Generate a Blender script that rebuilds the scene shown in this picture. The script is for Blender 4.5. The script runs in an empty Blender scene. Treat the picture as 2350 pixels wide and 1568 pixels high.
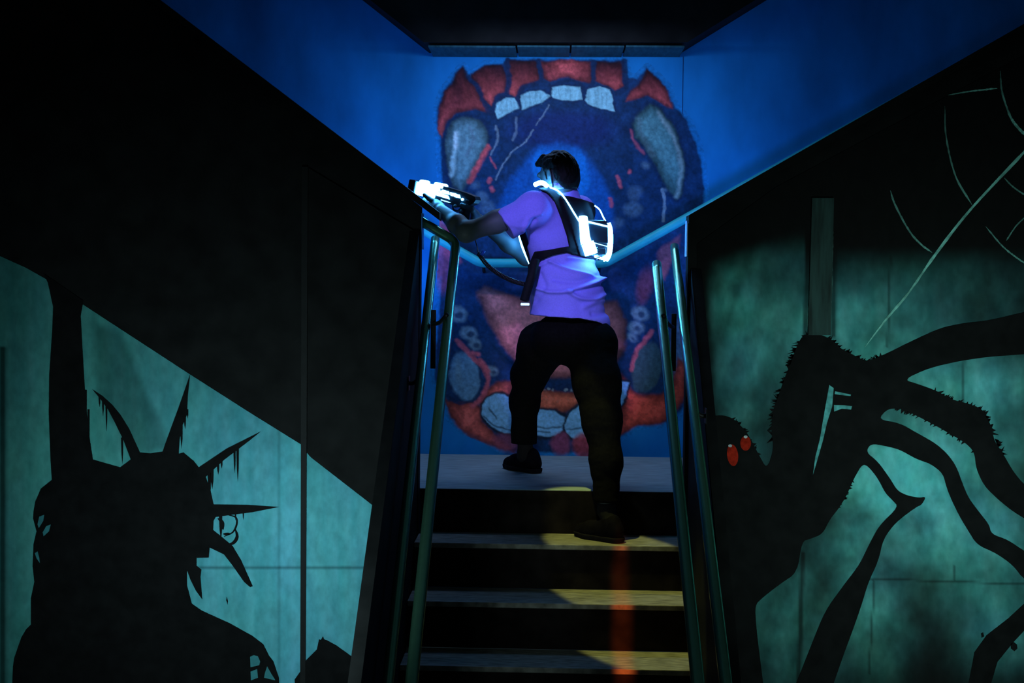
import bpy, bmesh, math, random
import numpy as np
from mathutils import Vector, Matrix

# ------------------------------------------------------------------ camera
F_PX, W_PX, H_PX = 3270.0, 2350.0, 1568.0
EYE = np.array([0.0, 0.0, 0.928])
_a = np.array([95.0, 134.0, -F_PX]); _a /= np.linalg.norm(_a)
_u = np.array([0.0125, 1.0, 0.0]); _u = _u - _a * (_u @ _a); _u /= np.linalg.norm(_u)
_x = np.cross(_a, _u)
RW = np.array([_x, _a, _u])                       # world from camera
scene = bpy.context.scene
COL = scene.collection
cam_d = bpy.data.cameras.new('camera'); cam_d.sensor_width = 36.0
cam_d.lens = F_PX / W_PX * 36.0; cam_d.clip_start = 0.05
cam = bpy.data.objects.new('camera', cam_d); COL.objects.link(cam)
cam.matrix_world = Matrix([[*RW[0], EYE[0]], [*RW[1], EYE[1]], [*RW[2], EYE[2]], [0, 0, 0, 1]])
scene.camera = cam

# ------------------------------------------------------------------ world, exposure, lamps
wd = bpy.data.worlds.new('dark_hall'); scene.world = wd; wd.use_nodes = True
wd.node_tree.nodes['Background'].inputs[0].default_value = (0.35, 0.6, 0.7, 1)
wd.node_tree.nodes['Background'].inputs[1].default_value = 0.03
scene.view_settings.view_transform = 'Standard'
scene.view_settings.look = 'None'
scene.view_settings.exposure = 0.0
scene.view_settings.gamma = 1.0
scene.view_settings.use_curve_mapping = False


def P(px, py, y):
    """point of the vertical plane at depth y that the photograph shows at (px, py)"""
    v = RW @ np.array([(px - 1175.0) / F_PX, -(py - 784.0) / F_PX, -1.0])
    return EYE + v * (y / v[1])


def aim(o, target):
    o.rotation_euler = (Vector(target) - Vector(o.location)).to_track_quat('-Z', 'Y').to_euler()


def area_lamp(name, loc, target, color, power, sx, sy, spread=180):
    d = bpy.data.lights.new(name, 'AREA'); d.shape = 'RECTANGLE'; d.size = sx; d.size_y = sy
    d.color = color; d.energy = power; d.spread = math.radians(spread)
    o = bpy.data.objects.new(name, d); COL.objects.link(o); o.location = loc; aim(o, target)
    return o


def spot_lamp(name, loc, target, color, power, angle, blend=0.3, radius=0.03, scale=(1, 1, 1)):
    d = bpy.data.lights.new(name, 'SPOT'); d.color = color; d.energy = power
    d.spot_size = math.radians(angle); d.spot_blend = blend; d.shadow_soft_size = radius
    o = bpy.data.objects.new(name, d); COL.objects.link(o); o.location = loc; aim(o, target)
    o.scale = scale
    return o


BLUE = (0.10, 0.30, 1.0)
area_lamp('blacklight_tube', (-0.82, 7.12, 0.98), (-0.76, 7.64, 1.45), BLUE, 4.2, 0.5, 0.05)
area_lamp('blacklight_tube', (0.84, 7.12, 0.98), (0.80, 7.64, 1.45), BLUE, 3.4, 0.5, 0.05)
area_lamp('added_soffit_fill', (0.0, 6.95, 2.08), (0.0, 7.6, 0.9), (0.45, 0.58, 1.0), 8.0, 1.0, 0.05)  # added fill without a fixture, brightens the mouth mural
area_lamp('added_soffit_fill', (0.0, 6.98, 2.10), (0.0, 5.4, 0.6), (0.12, 0.45, 1.0), 3.0, 1.0, 0.05)  # added fill without a fixture, puts blue highlights on the rails
spot_lamp('added_landing_fill', (0.0, 2.6, 0.4), (0.0, 7.6, 0.35), (0.85, 0.95, 1.0), 75.0, 15, 0.7, 0.08, (1.0, 0.75, 1.0))  # added unseen spot, lifts the lower mural and the landing
# added unseen lamps, without fixtures, washing the painted walls in dim teal
area_lamp('added_wall_wash', (-0.95, 3.9, -0.2), (-1.25, 6.25, -0.15), (0.64, 0.95, 1.0), 6.4, 0.5, 0.3, 84)
area_lamp('added_wall_wash', (1.40, 3.7, 0.1), (1.72, 6.25, -0.02), (0.66, 1.0, 0.94), 6.8, 0.5, 0.3, 84)
# added violet spot on the player, standing in for the shirt's fluorescence
spot_lamp('added_shirt_spot', (-0.25, 2.6, 2.35), tuple(P(1276, 594, 6.4)), (0.345, 0.325, 1.0), 450.0, 11.2, 0.25, 0.05, (0.84, 1.0, 1.0))
# olive spot over the right half of the steps, red beam on the risers
spot_lamp('yellow_spot', (-0.25, 5.75, 2.7), (0.335, 5.98, -0.4), (0.80, 0.86, 0.20), 190.0, 10.4, 0.2, 0.02, (2.3, 1.0, 1.0))
spot_lamp('red_spot', (0.27, 2.2, 0.9), (0.30, 5.75, -0.50), (1.0, 0.17, 0.03), 650.0, 16, 0.9, 0.02, (0.09, 1.0, 1.0))

# ------------------------------------------------------------------ helpers
random.seed(4)
rng = np.random.default_rng(7)




def proj(p):
    q = (np.asarray(p) - EYE) @ RW
    return 1175.0 + F_PX * q[..., 0] / -q[..., 2], 784.0 - F_PX * q[..., 1] / -q[..., 2]


MATS = {}


def mat(name, color, rough=0.6, metal=0.0, spec=0.3, emit=None, strength=0.0, noise=0.0, scale=20.0, stretch=(1, 1, 1), attr=False, bump=0.0):
    if name in MATS:
        return MATS[name]
    m = bpy.data.materials.new(name); m.use_nodes = True
    nt = m.node_tree; b = nt.nodes['Principled BSDF']
    b.inputs['Base Color'].default_value = (*color, 1)
    b.inputs['Roughness'].default_value = rough
    b.inputs['Metallic'].default_value = metal
    b.inputs['Specular IOR Level'].default_value = spec
    if emit:
        b.inputs['Emission Color'].default_value = (*emit, 1)
        b.inputs['Emission Strength'].default_value = strength
    tc = nt.nodes.new('ShaderNodeTexCoord'); mp = nt.nodes.new('ShaderNodeMapping')
    mp.inputs['Scale'].default_value = stretch
    nt.links.new(tc.outputs['Object'], mp.inputs['Vector'])
    nz = nt.nodes.new('ShaderNodeTexNoise'); nz.inputs['Scale'].default_value = scale
    nz.inputs['Detail'].default_value = 6.0
    nt.links.new(mp.outputs['Vector'], nz.inputs['Vector'])
    src = None
    if attr:
        at = nt.nodes.new('ShaderNodeAttribute'); at.attribute_name = 'paint'; src = at.outputs['Color']
        nt.links.new(src, b.inputs['Base Color'])
    if noise > 0:
        mr = nt.nodes.new('ShaderNodeMapRange')
        mr.inputs['From Min'].default_value = 0.3; mr.inputs['From Max'].default_value = 0.7
        mr.inputs['To Min'].default_value = 1.0 - noise; mr.inputs['To Max'].default_value = 1.0 + noise
        nt.links.new(nz.outputs['Fac'], mr.inputs['Value'])
        mx = nt.nodes.new('ShaderNodeMix'); mx.data_type = 'RGBA'; mx.blend_type = 'MULTIPLY'
        mx.inputs[0].default_value = 1.0
        if src:
            nt.links.new(src, mx.inputs[6])
        else:
            mx.inputs[6].default_value = (*color, 1)
        nt.links.new(mr.outputs['Result'], mx.inputs[7])
        nt.links.new(mx.outputs[2], b.inputs['Base Color'])
    if bump > 0:
        bp = nt.nodes.new('ShaderNodeBump'); bp.inputs['Strength'].default_value = bump
        bp.inputs['Distance'].default_value = 0.004
        nt.links.new(nz.outputs['Fac'], bp.inputs['Height'])
        nt.links.new(bp.outputs['Normal'], b.inputs['Normal'])
    MATS[name] = m
    return m


black_wall = mat('black_wall_paint', (0.011, 0.0113, 0.0112), 0.75, spec=0.1, noise=0.35, scale=9)
black_paint = mat('black_mural_paint', (0.008, 0.008, 0.0083), 0.8, spec=0.08, noise=0.3, scale=14)
blue_wall = mat('blue_wall_paint', (0.012, 0.24, 0.58), 0.7, spec=0.1, noise=0.28, scale=3.5, stretch=(1.0, 1.0, 0.5))
soffit_m = mat('soffit_board', (0.02, 0.085, 0.11), 0.8, spec=0.1, noise=0.3, scale=8, stretch=(6, 1, 1))
teal_paint = mat('teal_mural_paint', (0.07, 0.46, 0.50), 0.75, spec=0.1, noise=0.16, scale=22, stretch=(1.3, 1, 0.8), attr=True)
mural_paint = mat('mural_paint', (1, 1, 1), 0.65, spec=0.15, noise=0.22, scale=55, attr=True)
web_paint = mat('pale_green_paint', (0.22, 0.62, 0.55), 0.7, noise=0.4, scale=25, attr=True)
red_paint = mat('red_eye_paint', (0.42, 0.022, 0.010), 0.8, spec=0.03, noise=0.35, scale=60)
pale_paint = mat('pale_paint', (0.55, 0.6, 0.62), 0.6, noise=0.2, scale=60)
step_m = mat('dark_step_paint', (0.016, 0.012, 0.011), 0.8, spec=0.04, noise=0.5, scale=12)
tread_m = mat('worn_tread', (0.27, 0.25, 0.21), 0.7, spec=0.15, noise=0.55, scale=14, stretch=(1.2, 9, 1), bump=0.3)
land_m = mat('landing_boards', (0.36, 0.45, 0.42), 0.6, spec=0.25, noise=0.3, scale=9, stretch=(1, 6, 1))
floor_m = mat('dark_floor', (0.02, 0.02, 0.02), 0.7, noise=0.4, scale=8)
rail_m = mat('brushed_steel', (0.17, 0.42, 0.27), 0.27, metal=0.85, noise=0.06, scale=60)
dark_metal = mat('black_metal', (0.012, 0.012, 0.014), 0.4, noise=0.2, scale=40)
cyan_rail = mat('pale_painted_rail', (0.03, 0.50, 0.50), 0.5, noise=0.1, scale=20)
shirt_m = mat('light_violet_cotton', (0.32, 0.275, 0.96), 0.85, spec=0.1, noise=0.06, scale=160, bump=0.15)
pants_m = mat('black_trouser_cloth', (0.0045, 0.0042, 0.0042), 0.9, spec=0.05, noise=0.3, scale=90)
skin_m = mat('skin', (0.075, 0.095, 0.10), 0.55, spec=0.3, noise=0.06, scale=50)
hair_m = mat('black_hair', (0.005, 0.0045, 0.0045), 0.6, spec=0.12, noise=0.5, scale=70, bump=0.6)
shoe_m = mat('dark_shoe', (0.006, 0.005, 0.008), 0.8, spec=0.04, noise=0.3, scale=40)
sole_m = mat('shoe_sole', (0.014, 0.012, 0.016), 0.8, spec=0.04, noise=0.2, scale=40)
sock_m = mat('dark_sock', (0.009, 0.008, 0.009), 0.9, noise=0.2, scale=90)
web_m = mat('black_webbing', (0.007, 0.0075, 0.010), 0.75, spec=0.15, noise=0.25, scale=120)
gear_m = mat('black_gear_plastic', (0.012, 0.016, 0.022), 0.4, spec=0.4, noise=0.2, scale=60)
glow_m = mat('white_blue_light', (0.8, 0.9, 1), 0.5, emit=(0.075, 0.42, 1.0), strength=60.0)
glow_soft = mat('soft_blue_light', (0.6, 0.8, 1), 0.5, emit=(0.25, 0.60, 1.0), strength=3.0)
eye_m = mat('eye_white', (0.7, 0.7, 0.7), 0.3, noise=0.05)


def link(name, me, m=None, parent=None, smooth=False):
    o = bpy.data.objects.new(name, me); COL.objects.link(o)
    if m and not me.materials:
        me.materials.append(m)
    if smooth:
        me.polygons.foreach_set('use_smooth', [True] * len(me.polygons))
    if parent:
        o.parent = parent
        o.matrix_parent_inverse = Matrix.Translation(-parent.location) if parent.type == 'EMPTY' else Matrix.Identity(4)
    return o


def obj(name, bm, m, parent=None, smooth=False):
    bmesh.ops.recalc_face_normals(bm, faces=bm.faces[:])
    me = bpy.data.meshes.new(name); bm.to_mesh(me); bm.free()
    return link(name, me, m, parent, smooth)


def pyobj(name, verts, faces, m, parent=None, smooth=False, colors=None):
    me = bpy.data.meshes.new(name)
    me.from_pydata([tuple(map(float, v)) for v in verts], [], [tuple(map(int, f)) for f in faces])
    if colors is not None:
        at = me.color_attributes.new('paint', 'FLOAT_COLOR', 'POINT')
        c = np.ones((len(verts), 4), np.float32); c[:, :3] = colors
        at.data.foreach_set('color', c.ravel())
    me.validate(); me.update()
    return link(name, me, m, parent, smooth)


def tag(o, label, cat, group=None, kind=None):
    if label: o['label'] = label
    if cat: o['category'] = cat
    if group: o['group'] = group
    if kind: o['kind'] = kind
    return o


def empty(name, loc, label=None, cat=None, group=None, kind=None):
    o = bpy.data.objects.new(name, None); COL.objects.link(o); o.location = tuple(map(float, loc))
    o.empty_display_size = 0.05
    return tag(o, label, cat, group, kind)


def structure(o, label=None):
    o['kind'] = 'structure'
    if label: o['label'] = label
    return o


def box(bm, lo, hi, bevel=0.0, M=None):
    r = bmesh.ops.create_cube(bm, size=1.0)
    vs = r['verts']
    lo = Vector(lo); hi = Vector(hi); c = (lo + hi) / 2; s = hi - lo
    for v in vs:
        v.co = Vector((v.co.x * s.x, v.co.y * s.y, v.co.z * s.z)) + c
    if bevel > 0:
        es = list({e for v in vs for e in v.link_edges})
        r2 = bmesh.ops.bevel(bm, geom=es, offset=bevel, segments=2, affect='EDGES', profile=0.5)
        vs = list({v for f in r2['faces'] for v in f.verts} | {v for v in vs if v.is_valid})
    if M is not None:
        for v in vs: v.co = M @ v.co
    return vs


def prism(bm, pts, y0, y1, px=True):
    """polygon given in photo pixels (projected on plane y0) extruded from y0 back to y1"""
    a = [bm.verts.new(tuple(P(x, y, y0)) if px else (x, y0, y)) for x, y in pts]
    b = [bm.verts.new((v.co.x, y1, v.co.z)) for v in a]
    n = len(a)
    bm.faces.new(a); bm.faces.new(b[::-1])
    for i in range(n):
        j = (i + 1) % n
        bm.faces.new((a[j], a[i], b[i], b[j]))


def smooth_path(pts, n):
    pts = np.array(pts, float)
    if len(pts) == 2:
        t = np.linspace(0, 1, n)[:, None]
        return pts[0] * (1 - t) + pts[1] * t
    out = []; m = len(pts) - 1; per = max(2, n // m)
    ext = np.vstack([2 * pts[0] - pts[1], pts, 2 * pts[-1] - pts[-2]])
    for i in range(m):
        p0, p1, p2, p3 = ext[i:i + 4]
        for t in np.linspace(0, 1, per, endpoint=False):
            out.append(0.5 * (2 * p1 + (p2 - p0) * t + (2 * p0 - 5 * p1 + 4 * p2 - p3) * t * t + (3 * p1 - p0 - 3 * p2 + p3) * t ** 3))
    out.append(pts[-1])
    return np.array(out)


def tube(bm, path, r, seg=14, cap=True, open_end=False, flat=None):
    """round (or flat) tube along a list of points; r is a number or a list"""
    path = np.array(path, float); n = len(path)
    rr = np.full(n, r) if np.isscalar(r) else np.array(r, float)
    T = np.gradient(path, axis=0); T /= np.linalg.norm(T, axis=1)[:, None] + 1e-12
    up = np.array([0.0, 0.0, 1.0])
    if abs(T[0] @ up) > 0.9: up = np.array([1.0, 0, 0])
    N = up - T[0] * (up @ T[0]); N /= np.linalg.norm(N)
    rings = []
    for i in range(n):
        N = N - T[i] * (N @ T[i]); N /= np.linalg.norm(N)
        B = np.cross(T[i], N)
        fa, fb = flat if flat else (1, 1)
        rings.append([bm.verts.new(tuple(path[i] + rr[i] * (fa * math.cos(k * 2 * math.pi / seg) * N + fb * math.sin(k * 2 * math.pi / seg) * B))) for k in range(seg)])
    for i in range(n - 1):
        for k in range(seg):
            l = (k + 1) % seg
            bm.faces.new((rings[i][k], rings[i][l], rings[i + 1][l], rings[i + 1][k]))
    if cap:
        if open_end:       # hollow mouth at the far end
            d = T[0] * 0.06
            inner = [bm.verts.new(tuple(path[0] + (np.array(v.co) - path[0]) * 0.82)) for v in rings[0]]
            deep = [bm.verts.new(tuple(np.array(v.co) + d)) for v in inner]
            for k in range(seg):
                l = (k + 1) % seg
                bm.faces.new((rings[0][l], rings[0][k], inner[k], inner[l]))
                bm.faces.new((inner[l], inner[k], deep[k], deep[l]))
            bm.faces.new(deep)
        else:
            bm.faces.new(rings[0][::-1])
        bm.faces.new(rings[-1])
    return rings


def fillet(pts, rad, seg=8):
    pts = [np.array(p, float) for p in pts]; out = [pts[0]]
    for i in range(1, len(pts) - 1):
        a, b, c = pts[i - 1], pts[i], pts[i + 1]
        d1 = (a - b) / np.linalg.norm(a - b); d2 = (c - b) / np.linalg.norm(c - b)
        p, q = b + d1 * rad, b + d2 * rad
        for t in np.linspace(0, 1, seg):
            out.append((1 - t) ** 2 * p + 2 * t * (1 - t) * b + t * t * q)
    out.append(pts[-1])
    return np.array(out)


def densify(path, step):
    path = np.array(path, float); out = [path[0]]
    for a, b in zip(path[:-1], path[1:]):
        k = max(1, int(np.linalg.norm(b - a) / step))
        for i in range(1, k + 1): out.append(a + (b - a) * i / k)
    return np.array(out)


# ------------------------------------------------------------------ noise and painting on point sets
def vnoise(x, y, seed=0, octaves=4):
    r = np.random.default_rng(seed); tab = r.random((64, 64)); out = 0; amp = 1; tot = 0
    for o in range(octaves):
        xi = np.floor(x).astype(int); yi = np.floor(y).astype(int); fx = x - xi; fy = y - yi
        fx = fx * fx * (3 - 2 * fx); fy = fy * fy * (3 - 2 * fy)
        g = lambda i, j: tab[i % 64, j % 64]
        out = out + amp * ((g(xi, yi) * (1 - fx) + g(xi + 1, yi) * fx) * (1 - fy) + (g(xi, yi + 1) * (1 - fx) + g(xi + 1, yi + 1) * fx) * fy)
        tot += amp; amp *= 0.55; x = x * 2.03 + 17.1; y = y * 2.03 + 5.7
    return out / tot


def sd_poly(x, y, pts):
    pts = np.array(pts, float); d = np.full(x.shape, 1e9); ins = np.zeros(x.shape, bool); n = len(pts)
    for i in range(n):
        ax, ay = pts[i]; bx, by = pts[(i + 1) % n]
        ex, ey = bx - ax, by - ay; wx, wy = x - ax, y - ay
        t = np.clip((wx * ex + wy * ey) / (ex * ex + ey * ey + 1e-9), 0, 1)
        d = np.minimum(d, (wx - t * ex) ** 2 + (wy - t * ey) ** 2)
        c = ((ay > y) != (by > y))
        if ey != 0:
            ins ^= c & (x < ex * (y - ay) / ey + ax)
    d = np.sqrt(d)
    return np.where(ins, -d, d)


def sd_line(x, y, pts):
    pts = np.array(pts, float); d = np.full(x.shape, 1e9)
    for (ax, ay), (bx, by) in zip(pts[:-1], pts[1:]):
        ex, ey = bx - ax, by - ay; wx, wy = x - ax, y - ay
        t = np.clip((wx * ex + wy * ey) / (ex * ex + ey * ey + 1e-9), 0, 1)
        d = np.minimum(d, (wx - t * ex) ** 2 + (wy - t * ey) ** 2)
    return np.sqrt(d)


def ss(a, b, v):
    t = np.clip((v - a) / (b - a), 0, 1)
    return t * t * (3 - 2 * t)


# ------------------------------------------------------------------ the setting
D0, TR, RI = 6.35, 0.27, 0.194        # landing edge depth, tread, riser
YF, YB = 6.25, 7.64                   # front walls, back wall
ZF = -5 * RI                          # hall floor
HW = 0.59                             # inner half width of the stair

bm = bmesh.new(); box(bm, (-3.4, -0.6, ZF - 0.1), (3.4, D0 + 0.02, ZF)); structure(obj('floor', bm, floor_m))
bm = bmesh.new(); box(bm, (-3.4, D0 + 0.008, -0.06), (3.4, YB, 0.0)); structure(obj('floor_landing', bm, land_m), 'grey worn landing at the top of the steps')
bm = bmesh.new(); box(bm, (-3.4, YB, -0.8), (3.4, YB + 0.1, 3.6)); structure(obj('wall_back', bm, blue_wall), 'blue painted back wall above the landing')
# thin vertical joint between the boards of the blue wall
bm = bmesh.new()
for pxs in (1568,):
    a = P(pxs, 130, YB); b = P(pxs, 1040, YB)
    box(bm, (a[0] - 0.0016, YB - 0.002, 0.0), (a[0] + 0.0016, YB, a[2]))
structure(obj('trim_1', bm, mat('dark_joint', (0.003, 0.03, 0.12), 0.9)))

# soffit box over the landing: flat in the middle, rising to both sides
bm = bmesh.new(); prism(bm, [(700, -118), (972, 97), (1577, 97), (2000, -165), (2000, -420), (700, -420)], 7.30, YB)
so = structure(obj('ceiling', bm, black_wall), 'black boxed soffit rising to both sides')
bm = bmesh.new()
for x0, x1 in ((982, 1183), (1187, 1308), (1312, 1433), (1437, 1572)):
    a = P(x0, 100, 7.31); b = P(x1, 100, 7.31)
    box(bm, (a[0], 7.32, a[2] - 0.016), (b[0], YB - 0.01, a[2] - 0.006), 0.002)
structure(obj('trim_2', bm, soffit_m), 'pale boards under the soffit')

# front guard walls of the side flights: sloping tops, plus cap boards
LT = [(-700, -807), (350, 0), (965, 474)]
RT = [(1580, 499), (2350, 60), (2900, -254)]
zb = ZF


def guard_wall(name, line, xin_px, sign):
    bm = bmesh.new()
    pts = [tuple(P(x, y, YF)[[0, 2]]) for x, y in line]
    pts = pts + ([(pts[-1][0], zb), (pts[0][0], zb)])
    prism(bm, pts, YF, YF + 0.09, px=False)
    return structure(obj(name, bm, black_wall))


guard_wall('wall_left', LT, 965, -1)['label'] = 'black guard wall of the left side flight'
guard_wall('wall_right', RT, 1580, 1)['label'] = 'black guard wall of the right side flight'


def sloped_board(name, a, b, h, y0, y1, m):
    """board along the photo line a-b on plane y0, h metres tall under the line"""
    pa, pb = P(*a, y0), P(*b, y0)
    bm = bmesh.new(); va = []
    for y in (y0, y1):
        va.append([bm.verts.new((pa[0], y, pa[2])), bm.verts.new((pb[0], y, pb[2])), bm.verts.new((pb[0], y, pb[2] - h)), bm.verts.new((pa[0], y, pa[2] - h))])
    f, k = va
    bm.faces.new(f); bm.faces.new(k[::-1])
    for i in range(4):
        j = (i + 1) % 4; bm.faces.new((f[j], f[i], k[i], k[j]))
    return obj(name, bm, m)


structure(sloped_board('trim_3', (-700, -812), (1008, 487), 0.035, YF - 0.03, YF + 0.10, black_wall), 'dark cap board on the left guard wall')
structure(sloped_board('trim_4', (1581, 494), (2900, -259), 0.035, YF - 0.03, YF + 0.10, black_wall), 'dark cap board on the right guard wall')
structure(sloped_board('trim_5', (708, 386), (955, 533), 0.012, YF - 0.012, YF, black_wall))
for nm, x, lo, hi, a in (('trim_8', P(967, 500, YF)[0], 575, 492, (0.06, 0.26, 0.75)), ('trim_9', P(1579, 500, YF)[0], 585, 503, (0.45, 0.6, 0.95))):  # end strips added; the blue light on the wall ends is in their colour
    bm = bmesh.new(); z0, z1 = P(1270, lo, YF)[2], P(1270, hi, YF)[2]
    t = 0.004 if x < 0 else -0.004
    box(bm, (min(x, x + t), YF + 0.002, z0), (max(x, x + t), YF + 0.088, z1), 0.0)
    structure(obj(nm, bm, mat('painted_light_edge_' + nm, a, 0.4, noise=0.05)), 'added strip on the guard wall end, blue light put into its colour')
# cover battens on the front walls
bm = bmesh.new()
a, b = P(694, 384, YF), P(708, 384, YF); c = P(690, 1620, YF); d = P(702, 1620, YF)
vs = [bm.verts.new((p[0], y, p[2])) for y in (YF - 0.016, YF) for p in (a, b, d, c)]
for f in ((0, 1, 2, 3), (7, 6, 5, 4), (1, 0, 4, 5), (2, 1, 5, 6), (3, 2, 6, 7), (0, 3, 7, 4)): bm.faces.new([vs[i] for i in f])
structure(obj('trim_6', bm, mat('dark_batten', (0.005, 0.006, 0.006), 0.7, noise=0.3)), 'dark vertical batten crossing the left mural')

# ------------------------------------------------------------------ the lower flight
st = empty('staircase', (0, D0, ZF), 'dark painted flight of steps with worn treads leading up to the landing', 'staircase')
for k in range(1, 5):
    s = bmesh.new(); box(s, (-HW + 0.004, D0 - k * TR + 0.012, ZF if k == 4 else -k * RI - RI - 0.0), (HW - 0.004, D0 - (k - 1) * TR + 0.012, -k * RI - 0.006), 0.0)
    so = obj('step', s, step_m, st)
    t = bmesh.new(); box(t, (-HW + 0.004, D0 - k * TR, -k * RI - 0.022), (HW - 0.004, D0 - (k - 1) * TR + 0.011, -k * RI), 0.003)
    obj('tread', t, tread_m, so).matrix_parent_inverse = Matrix.Identity(4)
s = bmesh.new(); box(s, (-HW + 0.004, D0 - 0.002, -RI), (HW - 0.004, D0 + 0.008, -0.002)); obj('riser', s, step_m, st)


def knee_wall(name, xi, xo, p0, slope, label):
    """solid guard along the lower flight; p0 = (d, z) on its top edge"""
    bm = bmesh.new(); d1, d0 = YF, 4.05
    prof = [(d1, zb), (d1, p0[1] + slope * (d1 - p0[0])), (d0, p0[1] + slope * (d0 - p0[0])), (d0, zb)]
    A = [bm.verts.new((xi, d, z)) for d, z in prof]; B = [bm.verts.new((xo, d, z)) for d, z in prof]
    bm.faces.new(A); bm.faces.new(B[::-1])
    for i in range(4):
        j = (i + 1) % 4; bm.faces.new((A[j], A[i], B[i], B[j]))
    return structure(obj(name, bm, black_wall), label)


knee_wall('wall_stair_left', -HW, -0.632, (5.016, 0.149), 0.82, 'black side wall left of the steps')
knee_wall('wall_stair_right', HW + 0.01, 0.645, (5.55, 0.351), 0.93, 'black side wall right of the steps')

# ------------------------------------------------------------------ handrails
def rail(label, group, path, r, brk=None, open_end=False, m=rail_m):
    path = np.array(path)
    t = empty('handrail', path[-1], label, 'handrail', group)
    bm = bmesh.new(); tube(bm, densify(path, 0.05), r, 18, open_end=open_end); obj('rail_tube', bm, m, t, True)
    for (a, plate_lo, plate_hi, b) in (brk or []):
        bm = bmesh.new(); tube(bm, smooth_path([a, (np.array(a) + np.array(b)) / 2 + np.array([0, 0, -0.012]), b], 9), 0.009, 10)
        bo = obj('bracket', bm, dark_metal, t, True)
        bm = bmesh.new(); box(bm, plate_lo, plate_hi, 0.002); obj('mounting_plate', bm, dark_metal, bo)
    return t


def on_x(px, py, x):
    v = RW @ np.array([(px - 1175.0) / F_PX, -(py - 784.0) / F_PX, -1.0])
    return EYE + v * (x / v[0])


RG = 'steel stair rails'
la0, la1 = on_x(1046, 566, -0.43), on_x(944, 1575, -0.43)
la1 = la0 + (la1 - la0) * 1.25
bend = la0 + (la0 - la1) / np.linalg.norm(la0 - la1) * 0.015
corner = P(966, 508, la0[1] + 0.03)
pa = fillet([corner, bend + np.array([0, 0, 0.012]), la1], 0.045)
bra = on_x(1026, 722, -0.43); pl = on_x(995, 744, -0.507)
rail('inner left steel handrail bending from the side flight down the steps', RG, pa, 0.021,
     [(bra, pl + np.array([-0.012, -0.004, -0.19]), pl + np.array([0.010, 0.008, 0.06]), pl)])
lb0, lb1 = on_x(999, 548, -0.54), on_x(925, 1240, -0.54)
lb1 = lb0 + (lb1 - lb0) * 1.7
def side_brackets(a, b, xw, ts):
    out = []
    for t in ts:
        p = a + (b - a) * t; e = np.array([xw, p[1], p[2] - 0.03]); s = 0.004 if xw < 0 else -0.004
        out.append((p, (min(xw, xw + s), p[1] - 0.03, p[2] - 0.06), (max(xw, xw + s), p[1] + 0.03, p[2] + 0.0), e))
    return out


rail('outer left steel handrail with a rounded top end beside the black side wall', RG, [lb0, lb1], 0.020, side_brackets(lb0, lb1, -HW, (0.3, 0.8)))
ra0, ra1 = on_x(1507, 606, 0.45), on_x(1602, 1575, 0.45)
ra1 = ra0 + (ra1 - ra0) * 1.2
brb = on_x(1522, 724, 0.45); pr = on_x(1546, 752, 0.525)
rail('inner right steel handrail with an open tube end at the top', RG, [ra0, ra1], 0.021,
     [(brb, pr + np.array([-0.010, -0.004, -0.19]), pr + np.array([0.012, 0.008, 0.06]), pr)], open_end=True)
rb0, rb1 = on_x(1548, 566, 0.55), on_x(1592, 941, 0.55)
rb1 = rb0 + (rb1 - rb0) * 3.0
rail('outer right steel handrail with a bright blue edge beside the black side wall', RG, [rb0, rb1], 0.020, side_brackets(rb0, rb1, HW + 0.01, (0.33, 0.8)))

yb = YB - 0.07
pts = [P(0, -57, yb), P(970, 528, yb), P(1102, 604, yb), P(1388, 605, yb), P(1580, 498, yb), P(2700, -125, yb)]
t = empty('handrail', pts[3], 'pale painted back rail following the blue wall behind the person', 'handrail')
bm = bmesh.new(); tube(bm, densify(fillet(pts, 0.03), 0.05), 0.024, 18); obj('rail_tube', bm, cyan_rail, t, True)
for q in (P(1110, 604, yb), P(1375, 605, yb)):
    bm = bmesh.new(); tube(bm, smooth_path([q, q + np.array([0, 0.03, -0.04]), q + np.array([0, 0.068, -0.045])], 8), 0.009, 10); obj('bracket', bm, dark_metal, t, True)

# ------------------------------------------------------------------ crowned figure mural, left front wall
def cm(bm, pts, y):
    prism(bm, pts, y, y + 0.003)


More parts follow.
